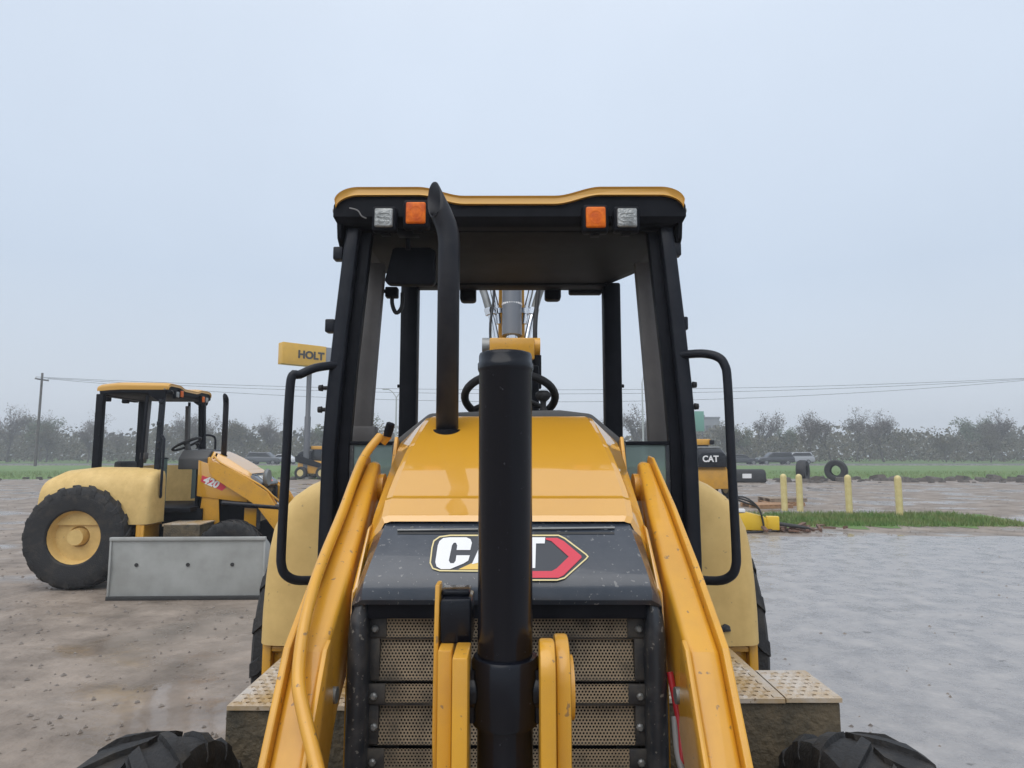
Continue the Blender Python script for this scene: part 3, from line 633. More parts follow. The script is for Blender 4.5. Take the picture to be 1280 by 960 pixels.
part(MB().tube([(-.95, 3.92, .70), (.95, 3.92, .70)], .1, 14), 'rear_axle', 'black', smooth=40)
part(MB().tube([(-.98, 1.9, .452), (.98, 1.9, .452)], .07, 14), 'front_axle', 'black', smooth=40)
# front bucket (below the frame)
bk = MB(); prf = [(1.02, .28), (1.05, .62), (1.0, .72), (.96, .72), (.985, .60), (.97, .32), (.90, .10), (.80, .05), (.30, .022), (.30, .002), (.86, .005), (.96, .06)]
bk.prism_x(prf, -1.13, 1.13)
for s in (-1, 1): bk.prism_x([(1.02, .28), (1.03, .70), (.75, .55), (.32, .03), (.30, .005), (.86, .005), (.96, .08)], s * 1.13, s * 1.155)
part(bk, 'front_bucket', 'bucket', bevel=.006)
# backhoe boom folded upright at the rear --------------------------------------------
bm_ = MB()
bm_.loft([[Vector((x, y, z)) for x, y in ((-w_, y0), (w_, y0), (w_, y1), (-w_, y1))] for w_, y0, y1, z in ((.10, 5.05, 5.45, .8), (.125, 5.0, 5.5, 1.6), (.11, 5.0, 5.45, 2.4), (.10, 4.98, 5.35, 3.1), (.09, 4.9, 5.15, 3.6))])
bo = part(bm_, 'boom', 'paint_dirty', bevel=.012)
part(MB().tube([(0.004, 4.86, 2.62), (0.004, 4.92, 3.35)], .077, 28), 'boom_cylinder', 'greycyl', bo, smooth=40)
part(MB().tube([(0.004, 4.85, 2.45), (0.004, 4.86, 2.66)], .045, 20), 'cylinder_rod', 'chrome', bo, smooth=40)
part(MB().lathe([(.0785, 0), (.0795, .004), (.0795, .014), (.0785, .018)], (0.004, 4.883, 2.86), 'z', 28), 'cylinder_band', 'white', bo, smooth=40)
q0, q1 = U(612, 440, 4.70), U(668, 423, 4.70)
part(MB().bb((q0.x, 4.66, q0.z - .06), (q1.x, 4.84, q1.z)), 'boom_head', 'paint_dirty', bo, bevel=.012)
part(MB().bb((q0.x + .02, 4.84, 2.1), (q1.x - .02, 5.05, q1.z - .03)), 'boom_neck', 'paint_dirty', bo, bevel=.012)
for px in (608, 670):
    q = U(px, 434, 4.75); part(MB().lathe([(0, -.03), (.07, -.03), (.07, .03), (0, .03)], q, 'x', 22, False), 'boom_pin', 'paint_dirty' if px > 640 else 'steel', bo, smooth=40)
part(MB().bb((q0.x + .315, 4.72, 2.20), (q0.x + .385, 4.80, 2.45)), 'boom_lug', 'black', bo, bevel=.006)
for s, o_ in ((-1, 0), (1, .004)):
    ht = []
    part(MB().tube(smooth_path([(s * .108 + o_, 4.85, 2.55), (s * .125 + o_, 4.86, 2.64), (s * .150 + o_, 4.87, 2.75), (s * .165 + o_, 4.88, 2.80)], 4), .024, 12), 'chrome_pipe', 'chrome', bo, smooth=50)
    part(MB().tube([(s * .163 + o_, 4.88, 2.79), (s * .176 + o_, 4.88, 2.84)], .040, 8), 'pipe_nut', 'chrome', bo)
    part(MB().tube(smooth_path([(s * .174 + o_, 4.88, 2.83), (s * .205 + o_, 4.89, 2.94), (s * .24 + o_, 4.9, 3.06), (s * .26 + o_, 4.9, 3.3)], 4), .030, 12), 'boom_hose', 'steel', bo, smooth=50)
    part(MB().tube(smooth_path([(s * .10 + o_, 4.90, 2.72), (s * .118 + o_, 4.90, 2.86), (s * .15 + o_, 4.9, 3.0), (s * .18 + o_, 4.9, 3.3)], 4), .022, 10), 'steel_line', 'chrome', bo, smooth=50)
    part(MB().tube([(s * .10 + o_, 4.90, 2.80), (s * .108 + o_, 4.9, 2.84)], .034, 8), 'pipe_nut', 'chrome', bo)
part(MB().tube(smooth_path([(.21, 4.8, 2.3), (.18, 4.8, 2.6), (.2, 4.85, 2.9), (.245, 4.9, 3.2)], 5), .018, 10), 'black_hose', 'hose', bo, smooth=50)
part(MB().tube(smooth_path([(-.155, 4.78, 2.5), (-.16, 4.8, 2.7), (-.135, 4.85, 2.95), (-.15, 4.9, 3.3)], 5), .010, 8), 'black_hose', 'hose', bo, smooth=50)
part(MB().bb((.135, 4.2, 1.0), (.185, 4.3, 2.30)), 'backhoe_lever_post', 'black', bevel=.01)
part(MB().bb((-.5, 4.55, .5), (.5, 4.9, 1.1)), 'swing_frame', 'paint_dirty', bevel=.02)
part(MB().prism_x([(4.85, .45), (5.5, .5), (5.5, .95), (5.1, 1.2), (4.85, 1.1)], -.16, .16), 'boom_foot', 'paint_dirty', bevel=.02)
part(MB().prism_x([(4.9, 3.45), (5.15, 3.7), (5.75, 2.0), (5.9, 1.2), (5.7, 1.15), (5.5, 1.9)], -.09, .09), 'dipper_stick', 'paint_dirty', bevel=.012)
part(MB().prism_x([(5.6, 1.3), (5.95, 1.35), (6.1, 1.0), (6.0, .62), (5.6, .5), (5.42, .8), (5.75, .9)], -.22, .22), 'digging_bucket', 'black', bevel=.012)

# ================================================================== SECOND BACKHOE LOADER
sec = copy_tree(main)
sec.location = (-4.76, 9.45, 0); sec.rotation_euler = (0, 0, R(93)); sec.scale = (.93, .93, .93)
sec['label'] = 'yellow backhoe loader with a red 420 badge parked behind the loose grey bucket'
main['group'] = sec['group'] = 'backhoe loaders'
for ch in list(sec.children):     # its engine side carries a solid panel and badge, and it has no upright centre cylinder
    nm = ch.name.split('.')[0]
    if nm in ('centre_cylinder', 'yoke_plate', 'pin_washer', 'bracket_plate', 'stop_block', 'stop_block_lip', 'red_hose', 'grey_hose', 'cab_mirror', 'cable_loop', 'boom', 'dipper_stick', 'digging_bucket', 'boom_foot', 'backhoe_lever_post', 'switch_box', 'switch_arm'):
        for g_ in list(ch.children): bpy.data.objects.remove(g_)
        bpy.data.objects.remove(ch)
for ch in sec.children:     # its canopy stands further back than that of the loader in front
    if ch.name.split('.')[0] in ('front_post', 'roof', 'rear_post', 'door_post', 'door_frame_tube', 'post_foot', 'work_lamp', 'indicator_lamp', 'glass_panel', 'grab_handle', 'bolt', 'rear_work_lamp', 'rear_visor', 'lamp_wire', 'seat_base', 'seat_back'):
        ch.location.y += .34
def lpart(mb, name, m_, parent, bevel=0.0, **kw): return mb.build(name, m_, parent, bevel, **kw)
sp_ = MB(); sp_.prism_x([(-1.10, 1.44), (-.96, 1.52), (-.35, 1.74), (-.35, 1.20), (-1.10, 1.10)], -.462, -.430)
spo = lpart(sp_, 'engine_side_panel', 'paint', sec, .006)
lpart(MB().prism_x([(-1.05, 1.38), (-1.03, 1.43), (-.68, 1.57), (-.66, 1.52)], -.47, -.455), 'side_vent', 'edge', spo)
bd = lpart(MB().prism_x([(-.72, 1.28), (-.78, 1.33), (-.72, 1.40), (-.42, 1.51), (-.40, 1.42)], -.468, -.455), 'badge_plate', 'dred', spo)
for ch_, dy in (('420', 0),):
    t = text_mesh(ch_, .155, 'badge_digits', 'white', bd, extrude=.002, offset=.006, shear=.15)
    t.matrix_local = Matrix.Translation((-.4715, -.555, 1.405)) @ Matrix.Rotation(R(-90), 4, 'Z') @ Matrix.Rotation(R(90), 4, 'X') @ Matrix.Rotation(R(-22), 4, 'Z')
lpart(MB().tube([(-.50, -1.75, 1.02), (-.50, -.75, 1.10)], .045, 14), 'lift_cylinder', 'black_gloss', sec, smooth=40)
lpart(MB().tube([(-.50, -1.95, 1.0), (-.50, -1.72, 1.025)], .025, 12), 'lift_rod', 'chrome', sec, smooth=40)
lpart(MB().lathe([(0, -.03), (.12, -.03), (.14, .0), (.12, .03), (0, .03)], (-.30, -1.33, 1.47), 'y', 20, False), 'front_lamp', 'steel', sec, smooth=40)

# loose grey bucket in front of it
gb = thing('loader_bucket', (-3.55, 7.75, 0), 'loose grey steel loader bucket standing on the dirt yard', 'bucket', rz=R(2))
prf = [(.02, .02), (.06, .35), (.02, .70), (.05, .72), (.10, .36), (.14, .16), (.30, .10), (.75, .06), (.75, .02), (.28, .02)]
prf = [(y_ * .55, z_) for y_, z_ in prf]
shell = lpart(MB().prism_x(prf, -1.2, .60), 'bucket_shell', 'bucket', gb, .004)
for x in (-1.2, .60): lpart(MB().prism_x([(.0, .02), (.0, .72), (.17, .62), (.42, .05), (.42, .015)], x - .012, x + .012), 'side_plate', 'bucket', gb, .004)
lpart(MB().bb((-1.21, -.02, .0), (.61, .02, .045)), 'cutting_edge', 'edge', gb, .003)
lpart(MB().bb((-1.21, -.015, .685), (.61, .035, .725)), 'top_rail', 'bucket', gb, .006)
for x in (-.9, -.3, .22): lpart(MB().lathe([(0, -.004), (.022, -.004), (.022, .03), (0, .03)], (x, .026, .40), 'y', 14, False), 'bolt_hole', 'edge', gb)

# ================================================================== YARD THINGS ON THE RIGHT
M['bollard'] = mat('bollard_yellow', (0.66, 0.56, 0.27), .5, c2=(.55, .44, .18), nscale=6)
M['wood'] = mat('pallet_wood', (0.42, 0.24, 0.12), .7, c2=(.30, .17, .09), nscale=5)
M['wood_grey'] = mat('pallet_wood_grey', (0.34, 0.27, 0.2), .75, c2=(.22, .17, .13), nscale=5)
M['brightyellow'] = mat('attachment_yellow', (0.72, 0.46, 0.02), .4)
M['rubble'] = mat('rubble', (0.12, 0.10, 0.085), .85, c2=(.05, .045, .04), nscale=3)
def ground_at(px, py):
    a = U(px, py, 1.0) - CAM; t = -CAM.z / a.z; return CAM + a * t
def bollard(px, py, label):
    p = ground_at(px, py); r = .088
    root = thing('bollard', (p.x, p.y, 0), label, 'bollard', 'yellow bollards at the grass patch')
    lpart(MB().lathe([(r, -.02), (r, 1.0), (r * .93, 1.04), (r * .7, 1.075), (r * .35, 1.095), (0, 1.10)], (0, 0, 0), 'z', 24, False), 'post', 'bollard', root, smooth=50)
    lpart(MB().lathe([(r * 1.5, -.01), (r * 1.5, .02), (r * 1.02, .035)], (0, 0, 0), 'z', 20), 'footing', 'concrete', root, smooth=40)
for px in (981, 1000.5, 1062, 1125): bollard(px, 640 + (px - 981) * .04, 'pale yellow steel pipe bollard standing in the grass beside the pallets')
def pallet(loc, rz, label, m_):
    root = thing('pallet', loc, label, 'pallet', 'pallets beyond the bollards', rz)
    for i in range(3): lpart(MB().bb((-.6, -.5 + i * .455, .0), (.6, -.41 + i * .455, .10)), 'bearer', m_, root, .004)
    for i in range(7): lpart(MB().bb((-.6 + i * .175, -.52, .101), (-.6 + i * .175 + .13, .52, .122)), 'board', m_, root, .003)
    return root
g0 = ground_at(958, 634); pallet((g0.x, g0.y, 0), .25, 'bare orange-brown wooden pallet lying flat on the dirt', 'wood')
g0 = ground_at(985, 632); pallet((g0.x - .1, g0.y + .3, 0), -.1, 'reddish wooden pallet, lower of two, behind the bollards', 'wood')
pallet((g0.x - .05, g0.y + .33, .122), .05, 'weathered grey-brown wooden pallet on top of a reddish one', 'wood_grey')
# yellow hydraulic attachment with hoses
g0 = ground_at(935, 668)
at_ = thing('hydraulic_breaker', (g0.x + .42, g0.y + .5, 0), 'bright yellow hydraulic breaker attachment with looping black hoses on the ground', 'attachment', rz=R(-14))
lpart(MB().loft([[Vector((x, y, z)) for y, z in ((-.16, .04), (.16, .04), (.16, h), (-.16, h))] for x, h in ((-.9, .46), (-.3, .52), (.12, .42), (.2, .36))]), 'housing', 'brightyellow', at_, .03)
lpart(MB().bb((.2, -.12, .06), (.52, .12, .42)), 'bracket', 'brightyellow', at_, .02)
lpart(MB().tube([(.50, 0, .22), (.95, 0, .17), (1.25, 0, .12), (1.32, 0, .1)], [.055, .05, .045, .01], 12), 'chisel', 'edge', at_, smooth=40)
for o_ in (0, .07, .15): lpart(MB().tube(smooth_path([(-.8, -.05 + o_, .45), (-.72, -.16 + o_, .86), (-.35, -.24 + o_, .93 - o_), (.0, -.26 + o_, .62), (.1, -.25, .1), (-.05, -.4, .03), (-.4, -.42 - o_, .03)], 6), .024, 8), 'hose', 'hose', at_, smooth=60)
lpart(MB().bb((-.75, -.17, .52), (-.35, .15, .60)), 'clamp_plate', 'white', at_, .006)
at_.scale = (.8, .8, .8)
db = MB(); rr = random.Random(8)
for i in range(70):
    x, y, l_ = g0.x + rr.gauss(.9, .55), g0.y + rr.gauss(.75, .3), rr.uniform(.06, .32)
    db.box((x, y, rr.uniform(.02, .10)), (l_, rr.uniform(.04, .10), rr.uniform(.02, .06)), Matrix.Rotation(rr.uniform(0, 3.1), 3, 'Z') @ Matrix.Rotation(rr.uniform(-.3, .3), 3, 'Y'))
tag(db.build('debris', mat('debris_brown', (.20, .105, .07), .8, c2=(.09, .06, .045), nscale=4)), 'reddish-brown scrap wood and dirt heaped round the yellow breaker', 'debris', kind='stuff')
# far compact loaders
def compact(loc, rz, label, sc=1.0):
    r = thing('compact_loader', loc, label, 'loader', 'far compact loaders', rz); r.scale = (sc,) * 3
    lpart(MB().prism_x([(-1.1, .35), (1.0, .35), (1.0, 1.0), (.4, 1.15), (-.9, 1.22), (-1.1, 1.0)], -.62, .62), 'body', 'paint_dirty', r, .03)
    hd = lpart(MB().loft([[Vector((x, y, z)) for x, z in ((-.55, 1.12), (.55, 1.12), (.50, zt - .08), (.42, zt), (-.42, zt), (-.50, zt - .08))] for y, zt in ((-1.22, 1.62), (-1.0, 1.76), (-.25, 1.80))]), 'engine_hood', 'black_gloss', r, .02)
    t = text_mesh('CAT', .3, 'hood_lettering', 'white', hd, extrude=.002, offset=.01); t.location = (-.08, -1.228, 1.40); t.rotation_euler = (R(90), 0, 0)
    lpart(MB().bb((-.5, -.95, 1.76), (.42, -.35, 1.84)), 'air_cleaner_cover', 'steel', r, .03)
    cb = lpart(MB().loft([[Vector((x * w_, y + q, z)) for x, y in ((-.34, -.25), (.34, -.25), (.34, .8), (-.34, .8))] for w_, q, z in ((1, 0, 1.1), (.95, 0, 1.9))]), 'cab', 'carglass', r, .02)
    lpart(MB().bb((-.36, -.35, 1.9), (.36, .9, 2.12)), 'cab_roof', 'paint_dirty', cb, .03)
    lpart(MB().box((.38, -.40, 2.0), (.16, .1, .16)), 'roof_lamp', 'black', cb, .02)
    for s in (-1, 1):
        lpart(MB().prism_x([(-1.2, 1.1), (-1.25, 1.45), (-.9, 1.5), (1.3, .75), (1.9, .3), (1.7, .25), (1.2, .55)], s * .66, s * .76), 'lift_arm', 'black', r, .01)
        for y in (-.75, .7):
            wl = lpart(MB().lathe([(0, -.14), (.22, -.14), (.24, -.05), (.24, .12), (0, .12)], (s * .80, y, .40), 'x', 20, False), 'wheel', 'bollard', r, smooth=40)
            lpart(MB().lathe([(.22, -.13), (.34, -.15), (.40, -.11), (.41, 0), (.40, .11), (.34, .15), (.22, .13)], (s * .80, y, .40), 'x', 28, False), 'tyre', 'rubber', wl, smooth=40)
    lpart(MB().prism_x([(1.7, .02), (1.66, .55), (1.7, .55), (1.80, .12), (2.4, .05), (2.4, .02)], -.9, .9), 'bucket', 'edge', r, .004)
    return r
g0 = ground_at(884, 640)
compact((7.15, 25, 0), R(8), 'far yellow compact loader with black engine cover and white lettering, beyond the yellow fender', 1.05)
compact((-12.75, 42, 0), R(-100), 'far yellow compact loader standing between the sign pole and the parked backhoe', 1.0)
# dark trough, big tyres and rubble at the far edge of the dirt
tr_ = thing('plastic_trough', (13.3, 37.2, 0), 'low black plastic trough lying among the rubble by the grass verge', 'trough')
lpart(MB().loft([[Vector((x, y, z)) for y, z in ((-.45, 0), (.45, 0), (.38, .6), (.2, .75), (-.2, .75), (-.38, .6))] for x in (-1.4, 1.1)]), 'trough_body', 'rubber', tr_, .12, seg=3)
lpart(MB().bb((-.3, -.5, .25), (.2, -.43, .5)), 'label_plate', 'white', tr_)
for (x, y, rz_) in ((17.0, 38.0, .9), (19.4, 38.9, -.7)):
    tt = thing('scrap_tyre', (x, y, 0), 'black scrap tyre standing upright beside the rubble row', 'tyre', 'scrap tyres', rz_)
    lpart(MB().lathe([(.3, -.2), (.42, -.27), (.58, -.25), (.64, -.14), (.64, .14), (.58, .25), (.42, .27), (.3, .2)], (0, 0, .62), 'y', 30, False), 'tyre_wall', 'rubber', tt, smooth=40)
rb = MB(); rr = random.Random(5)
for i in range(420):
    x = rr.uniform(8, 60); y = 39 + rr.gauss(0, 1.4); s_ = rr.uniform(.12, .5) * (1 if rr.random() > .1 else 1.7)
    ps = [Vector((rr.uniform(.6, 1) * math.cos(a_) * s_, rr.uniform(.6, 1) * math.sin(a_) * s_, z * s_ * rr.uniform(.4, .9))) for z in (-.1, .7) for a_ in [k_ * math.tau / 6 for k_ in range(6)]]
    rb.loft([[p + Vector((x, y, 0)) for p in ps[:6]], [p * .7 + Vector((x, y, 0)) for p in ps[6:]]])
tag(rb.build('rubble_row', 'rubble'), 'low row of brown rubble and soil along the grass verge', 'rubble', kind='stuff')
rb = MB()
for i in range(90):
    x = rr.uniform(-60, -10); y = 41 + rr.gauss(0, 1.0); s_ = rr.uniform(.1, .35)
    rb.loft([[Vector((x + s_ * math.cos(a_) * rr.uniform(.6, 1), y + s_ * math.sin(a_) * rr.uniform(.6, 1), z)) for a_ in [k_ * math.tau / 6 for k_ in range(6)]] for z in (-.05, s_ * .5)])
tag(rb.build('rubble_row', 'rubble'), 'thin scatter of stones before the verge behind the parked backhoe', 'rubble', kind='stuff')
# gravel and grass blades
gv = MB(); rr = random.Random(11)
for i in range(5200):
    y = 2.5 + 26 * rr.random() ** 1.6; x = rr.uniform(-1, 1) * (y * .95 + 1.5); s_ = rr.uniform(.006, .022) * (1 + y * .03)
    if x > 2.3 and y < 13.6 and rr.random() > .06: continue
    if 1.2 < y < 5.8 and abs(x) < 1.25: continue
    z0 = .003; p = [Vector((x + s_ * rr.uniform(.6, 1.2) * math.cos(a_), y + s_ * rr.uniform(.6, 1.2) * math.sin(a_), z0)) for a_ in (0, 1.5, 3.1, 4.6)]
    o = len(gv.v); t_ = (x, y, z0 + s_ * rr.uniform(.5, .9)); gv.add(p + [t_], [(0, 1, 4), (1, 2, 4), (2, 3, 4), (3, 0, 4)])
tag(gv.build('gravel', mat('gravel_stone', (.26, .22, .185), .6, c2=(.14, .12, .105), nscale=3), recalc=False), 'loose gravel and clods scattered over the dirt yard', 'gravel', kind='stuff')
gs = MB()
def blades(x0, x1, y0, y1, n_b, h0, h1):
    for i in range(n_b):
        x, y = rr.uniform(x0, x1), rr.uniform(y0, y1); h = rr.uniform(h0, h1); a_ = rr.uniform(0, 6.28); wd = .009 + .003 * h * 10
        dx, dy = math.cos(a_) * wd, math.sin(a_) * wd; lx, ly = rr.uniform(-.5, .5) * h, rr.uniform(-.5, .5) * h
        gs.add([(x - dx, y - dy, 0), (x + dx, y + dy, 0), (x + lx, y + ly, h)], [(0, 1, 2)])
blades(6.1, 12.3, 15.2, 18.2, 9000, .05, .16)
tag(gs.build('grass_blades', 'blade', recalc=False), 'short tufted grass in the patch around the bollards', 'grass', kind='stuff')
gs = MB(); blades(-70, 70, 41.5, 56, 22000, .10, .26)
tag(gs.build('verge_grass', 'blade', recalc=False), 'rough green grass on the verge before the road', 'grass', kind='stuff')

# ================================================================== SIGN, LAMPS, WIRES
M['sign'] = mat('sign_yellow', (0.72, 0.42, 0.035), .45, c2=(.66, .38, .035), nscale=2)
M['sign_grey'] = mat('sign_grey', (.22, .235, .26), .5)
M['pole'] = mat('pole_grey', (.10, .105, .115), .5, metal=.2)
M['lpole'] = mat('pole_light', (.42, .43, .44), .5)
M['wire'] = mat('wire', (.05, .05, .055), .6)
a, b = U(352.5, 454, 40), U(352.5, 427, 40)
hgt = b.z - a.z; ang = R(43)
sg = thing('pylon_sign', (a.x + .02, 40, 0), 'yellow box sign lettered HOLT on a tall grey pole', 'sign')
R3 = Matrix.Rotation(ang, 3, 'Z')
def sl_(x, y, z): return R3 @ Vector((x, y, z))
Ls = 3.85
def sbox(x0, x1, y0, y1, z0, z1, nm, m_, bevel=.02):
    mb = MB().bb((x0, y0, z0), (x1, y1, z1)); mb.v = [tuple(R3 @ Vector(p)) for p in mb.v]; return lpart(mb, nm, m_, sg, bevel)
sbox(0, 2.95, 0, .7, a.z, b.z, 'sign_box', 'sign'); sbox(2.955, Ls, .02, .68, a.z + .03, b.z - .03, 'sign_end_panel', 'sign_grey')
t = text_mesh('HOLT', .68, 'sign_letters', 'edge', sg, extrude=.01, offset=.03)
t.matrix_local = Matrix.Translation(sl_(1.90, -.015, (a.z + b.z) / 2 - .02)) @ Matrix.Rotation(ang, 4, 'Z') @ Matrix.Rotation(R(90), 4, 'X')
pc = sl_(1.98, .35, 0)
lpart(MB().tube([(pc.x, pc.y, -.05), (pc.x, pc.y, 4.0), (pc.x, pc.y, 4.05), (pc.x, pc.y, a.z + .1)], [.2, .2, .16, .16], 18), 'pole', 'pole', sg, smooth=40)
lpart(MB().lathe([(.4, 0), (.4, .1), (.22, .14)], (pc.x, pc.y, 0), 'z', 18), 'pole_base', 'concrete', sg)
def light_pole(px, top_y, Y, arms, label):
    p = U(px, top_y, Y); root = thing('light_pole', (p.x, Y, 0), label, 'light pole')
    lpart(MB().tube([(0, 0, -.05), (0, 0, p.z)], [.13, .075], 10), 'mast', 'lpole', root, smooth=50)
    for s, w_, h in arms:
        lpart(MB().tube(smooth_path([(0, 0, p.z - .1), (s * w_ * .5, 0, p.z + h * .65), (s * w_, 0, p.z + h)], 4), .05, 8), 'arm', 'lpole', root, smooth=50)
        lpart(MB().box((s * (w_ + .3), 0, p.z + h), (.75, .28, .12)), 'lamp_head', 'lpole', root, .03)
light_pole(495.5, 496, 72, ((-1, .9, .85), (1, .8, .7)), 'tall grey light pole with two lamp arms by the road')
light_pole(802.5, 478, 76, ((1, .35, 1.0),), 'tall grey light pole with one short lamp arm by the road')
UP = []
for X, lab in ((-58, 'wooden utility pole beyond the parked backhoe'), (66, 'wooden utility pole beyond the bollards')):
    root = thing('utility_pole', (X, 78, 0), lab, 'utility pole', None)
    lpart(MB().tube([(0, 0, -.05), (0, 0, 11.4)], [.17, .12], 12), 'mast', 'rubble', root, smooth=50)
    lpart(MB().bb((-.07, -1.1, 10.5), (.07, 1.1, 10.66)), 'cross_arm', 'rubble', root, .01)
    for y in (-1, 0, 1): lpart(MB().lathe([(.05, 0), (.06, .08), (.03, .16), (0, .16)], (0, y, 10.655), 'z', 10, False), 'insulator', 'lpole', root)
M['wire'].node_tree.nodes['Principled BSDF'].inputs['Base Color'].default_value = (.03, .033, .037, 1)
for k_, (dy, z0, z1, sag) in enumerate(((-1, 10.8, 10.8, 1.6), (0, 10.8, 10.8, 2.0), (1, 10.8, 10.8, 2.9))):
    pts = [(-58 + 124 * i / 40, 78 + dy, z0 - sag * (1 - (2 * i / 40 - 1) ** 2)) for i in range(41)]
    o = MB().tube(pts, .022, 5).build('power_line', 'wire')
    tag(o, ('thin dark overhead wire on the near end of the cross arms', 'thin dark overhead wire at the middle of the cross arms', 'lowest-hanging thin dark overhead wire strung between the utility poles')[k_], 'wire', 'overhead wires')
hw = thing('road_sign', (U(897, 520, 92).x, 92 + 10, 0), 'pale green road sign on two posts among the far trees', 'sign')
M['green'] = mat('road_sign_green', (.10, .30, .22), .5)
lpart(MB().bb((-1.0, -.05, 5.0), (1.0, .02, 8.2)), 'panel', 'green', hw, .02)
for x in (-.7, .7): lpart(MB().bb((x - .08, .02, -.05), (x + .08, .16, 8.0)), 'leg', 'pole', hw)
M['bldg'] = mat('far_building', (.16, .165, .175), .7, c2=(.13, .135, .145), nscale=.3)
bl_ = thing('office_building', (U(872, 530, 190).x, 190, 0), 'low dark grey flat-roofed building behind the far tree line', 'building')
wo_ = lpart(MB().bb((-9, 0, -.05), (6.5, 12, 11.6)), 'wall', 'bldg', bl_, .05)
lpart(MB().bb((-9.2, -.2, 11.6), (6.7, 12.2, 12.1)), 'roof', 'pole', bl_, .05)
lpart(MB().bb((1.5, 2, 12.1), (2.8, 4, 12.8)), 'roof_unit', 'pole', bl_, .05)
for i in range(7):
    for z in (3.0, 7.5): lpart(MB().bb((-8.2 + i * 2.1, -.12, z), (-6.7 + i * 2.1, .02, z + 2)), 'window', 'carglass', wo_)

# ================================================================== CARS ON THE ROAD
def car(loc, rz, m_, label, kind):
    r = thing('car' if kind != 'pickup' else 'pickup_truck', loc, label, 'car' if kind != 'pickup' else 'pickup truck', 'vehicles on the road', rz)
    if kind == 'suv':
        low_ = [(-2.35, .35), (2.3, .35), (2.35, .75), (2.2, .98), (1.2, 1.05), (-2.3, 1.08), (-2.4, .7)]
        gh = [(1.25, 1.04), (.55, 1.66), (-1.9, 1.72), (-2.25, 1.07)]
    elif kind == 'pickup':
        low_ = [(-2.8, .4), (2.7, .4), (2.75, .85), (2.55, 1.1), (1.4, 1.15), (-2.8, 1.12)]
        gh = [(1.45, 1.13), (.75, 1.8), (-.75, 1.82), (-.9, 1.11)]
    else:
        low_ = [(-2.2, .3), (2.2, .3), (2.25, .65), (2.0, .82), (1.0, .92), (-1.6, .95), (-2.2, .9)]
        gh = [(1.1, .9), (.3, 1.40), (-1.0, 1.42), (-1.7, .93)]
    def side(prof_, w_, t_): return MB().loft([[Vector((x, y, z)) for x, z in prof_] for y in (-w_, w_)])
    lpart(side(low_, .92, 0), 'body', m_, r, .08, seg=3)
    cabo = lpart(MB().loft([[Vector((x, y * s_, z)) for x, z in gh] for y, s_ in ((-.82, 1), (.82, 1))]), 'cabin', m_, r, .06, seg=3)
    cxm = sum(p[0] for p in gh) / 4; czm = sum(p[1] for p in gh) / 4
    for y in (-.822, .822):
        lpart(MB().loft([[Vector((cxm + (x - cxm) * .86, y + d_, czm + .03 + (z - czm) * .66)) for x, z in gh] for d_ in (-.012, .012)]), 'side_window', 'carglass', cabo)
    f0, f1 = Vector((gh[0][0], 0, gh[0][1])), Vector((gh[1][0], 0, gh[1][1]))
    lpart(MB().add([f0.lerp(f1, .1) + Vector((.02, -.7, .02)), f0.lerp(f1, .1) + Vector((.02, .7, .02)), f0.lerp(f1, .9) + Vector((.02, .66, .02)), f0.lerp(f1, .9) + Vector((.02, -.66, .02))], [(0, 1, 2, 3)]), 'windscreen', 'carglass', cabo)
    for x in (-1.4, 1.45):
        for y in (-.84, .84):
            wl = lpart(MB().lathe([(0, -.1), (.2, -.1), (.22, 0), (.2, .1), (0, .1)], (x, y, .35), 'y', 16, False), 'wheel', 'steel', r, smooth=40)
            lpart(MB().lathe([(.2, -.1), (.32, -.12), (.35, -.06), (.35, .06), (.32, .12), (.2, .1)], (x, y, .35), 'y', 22, False), 'tyre', 'rubber', wl, smooth=40)
    for y in (-.65, .65):
        lpart(MB().box((low_[2][0] - .06, y, low_[2][1] + .04), (.12, .3, .14)), 'headlight', 'lens_clear', r, .02)
        lpart(MB().box((low_[-1][0] + .03, y, low_[-1][1] - .06), (.1, .22, .16)), 'tail_light', 'dred', r, .02)
M['car_white'] = mat('car_white', (.72, .73, .74), .25, coat=.8); M['car_dark'] = mat('car_dark', (.018, .02, .026), .2, coat=.8)
M['car_silver'] = mat('car_silver', (.35, .36, .38), .3, coat=.6); M['car_grey'] = mat('car_grey', (.08, .085, .095), .25, coat=.7)
cx_ = lambda px, Y: U(px, 570, Y).x
car((cx_(432, 87), 87, .006), 0, 'car_white', 'white pickup truck on the far road beside the sign pole', 'pickup')
car((cx_(352, 91), 91, .006), R(180), 'car_white', 'white sedan on the far road behind the parked backhoe', 'sedan')
car((cx_(331, 88), 88, .006), 0, 'car_grey', 'dark grey sport utility car on the far road behind the parked backhoe', 'suv')
car((cx_(925, 86), 86, .006), 0, 'car_dark', 'black sedan on the far road, seen between fender and bollards', 'sedan')
car((cx_(968, 86.5), 86.5, .006), R(180), 'car_dark', 'black sport utility car on the far road behind the bollards', 'suv')
car((cx_(994, 91), 91, .006), R(180), 'car_silver', 'silver sport utility car on the far road behind the bollards', 'suv')

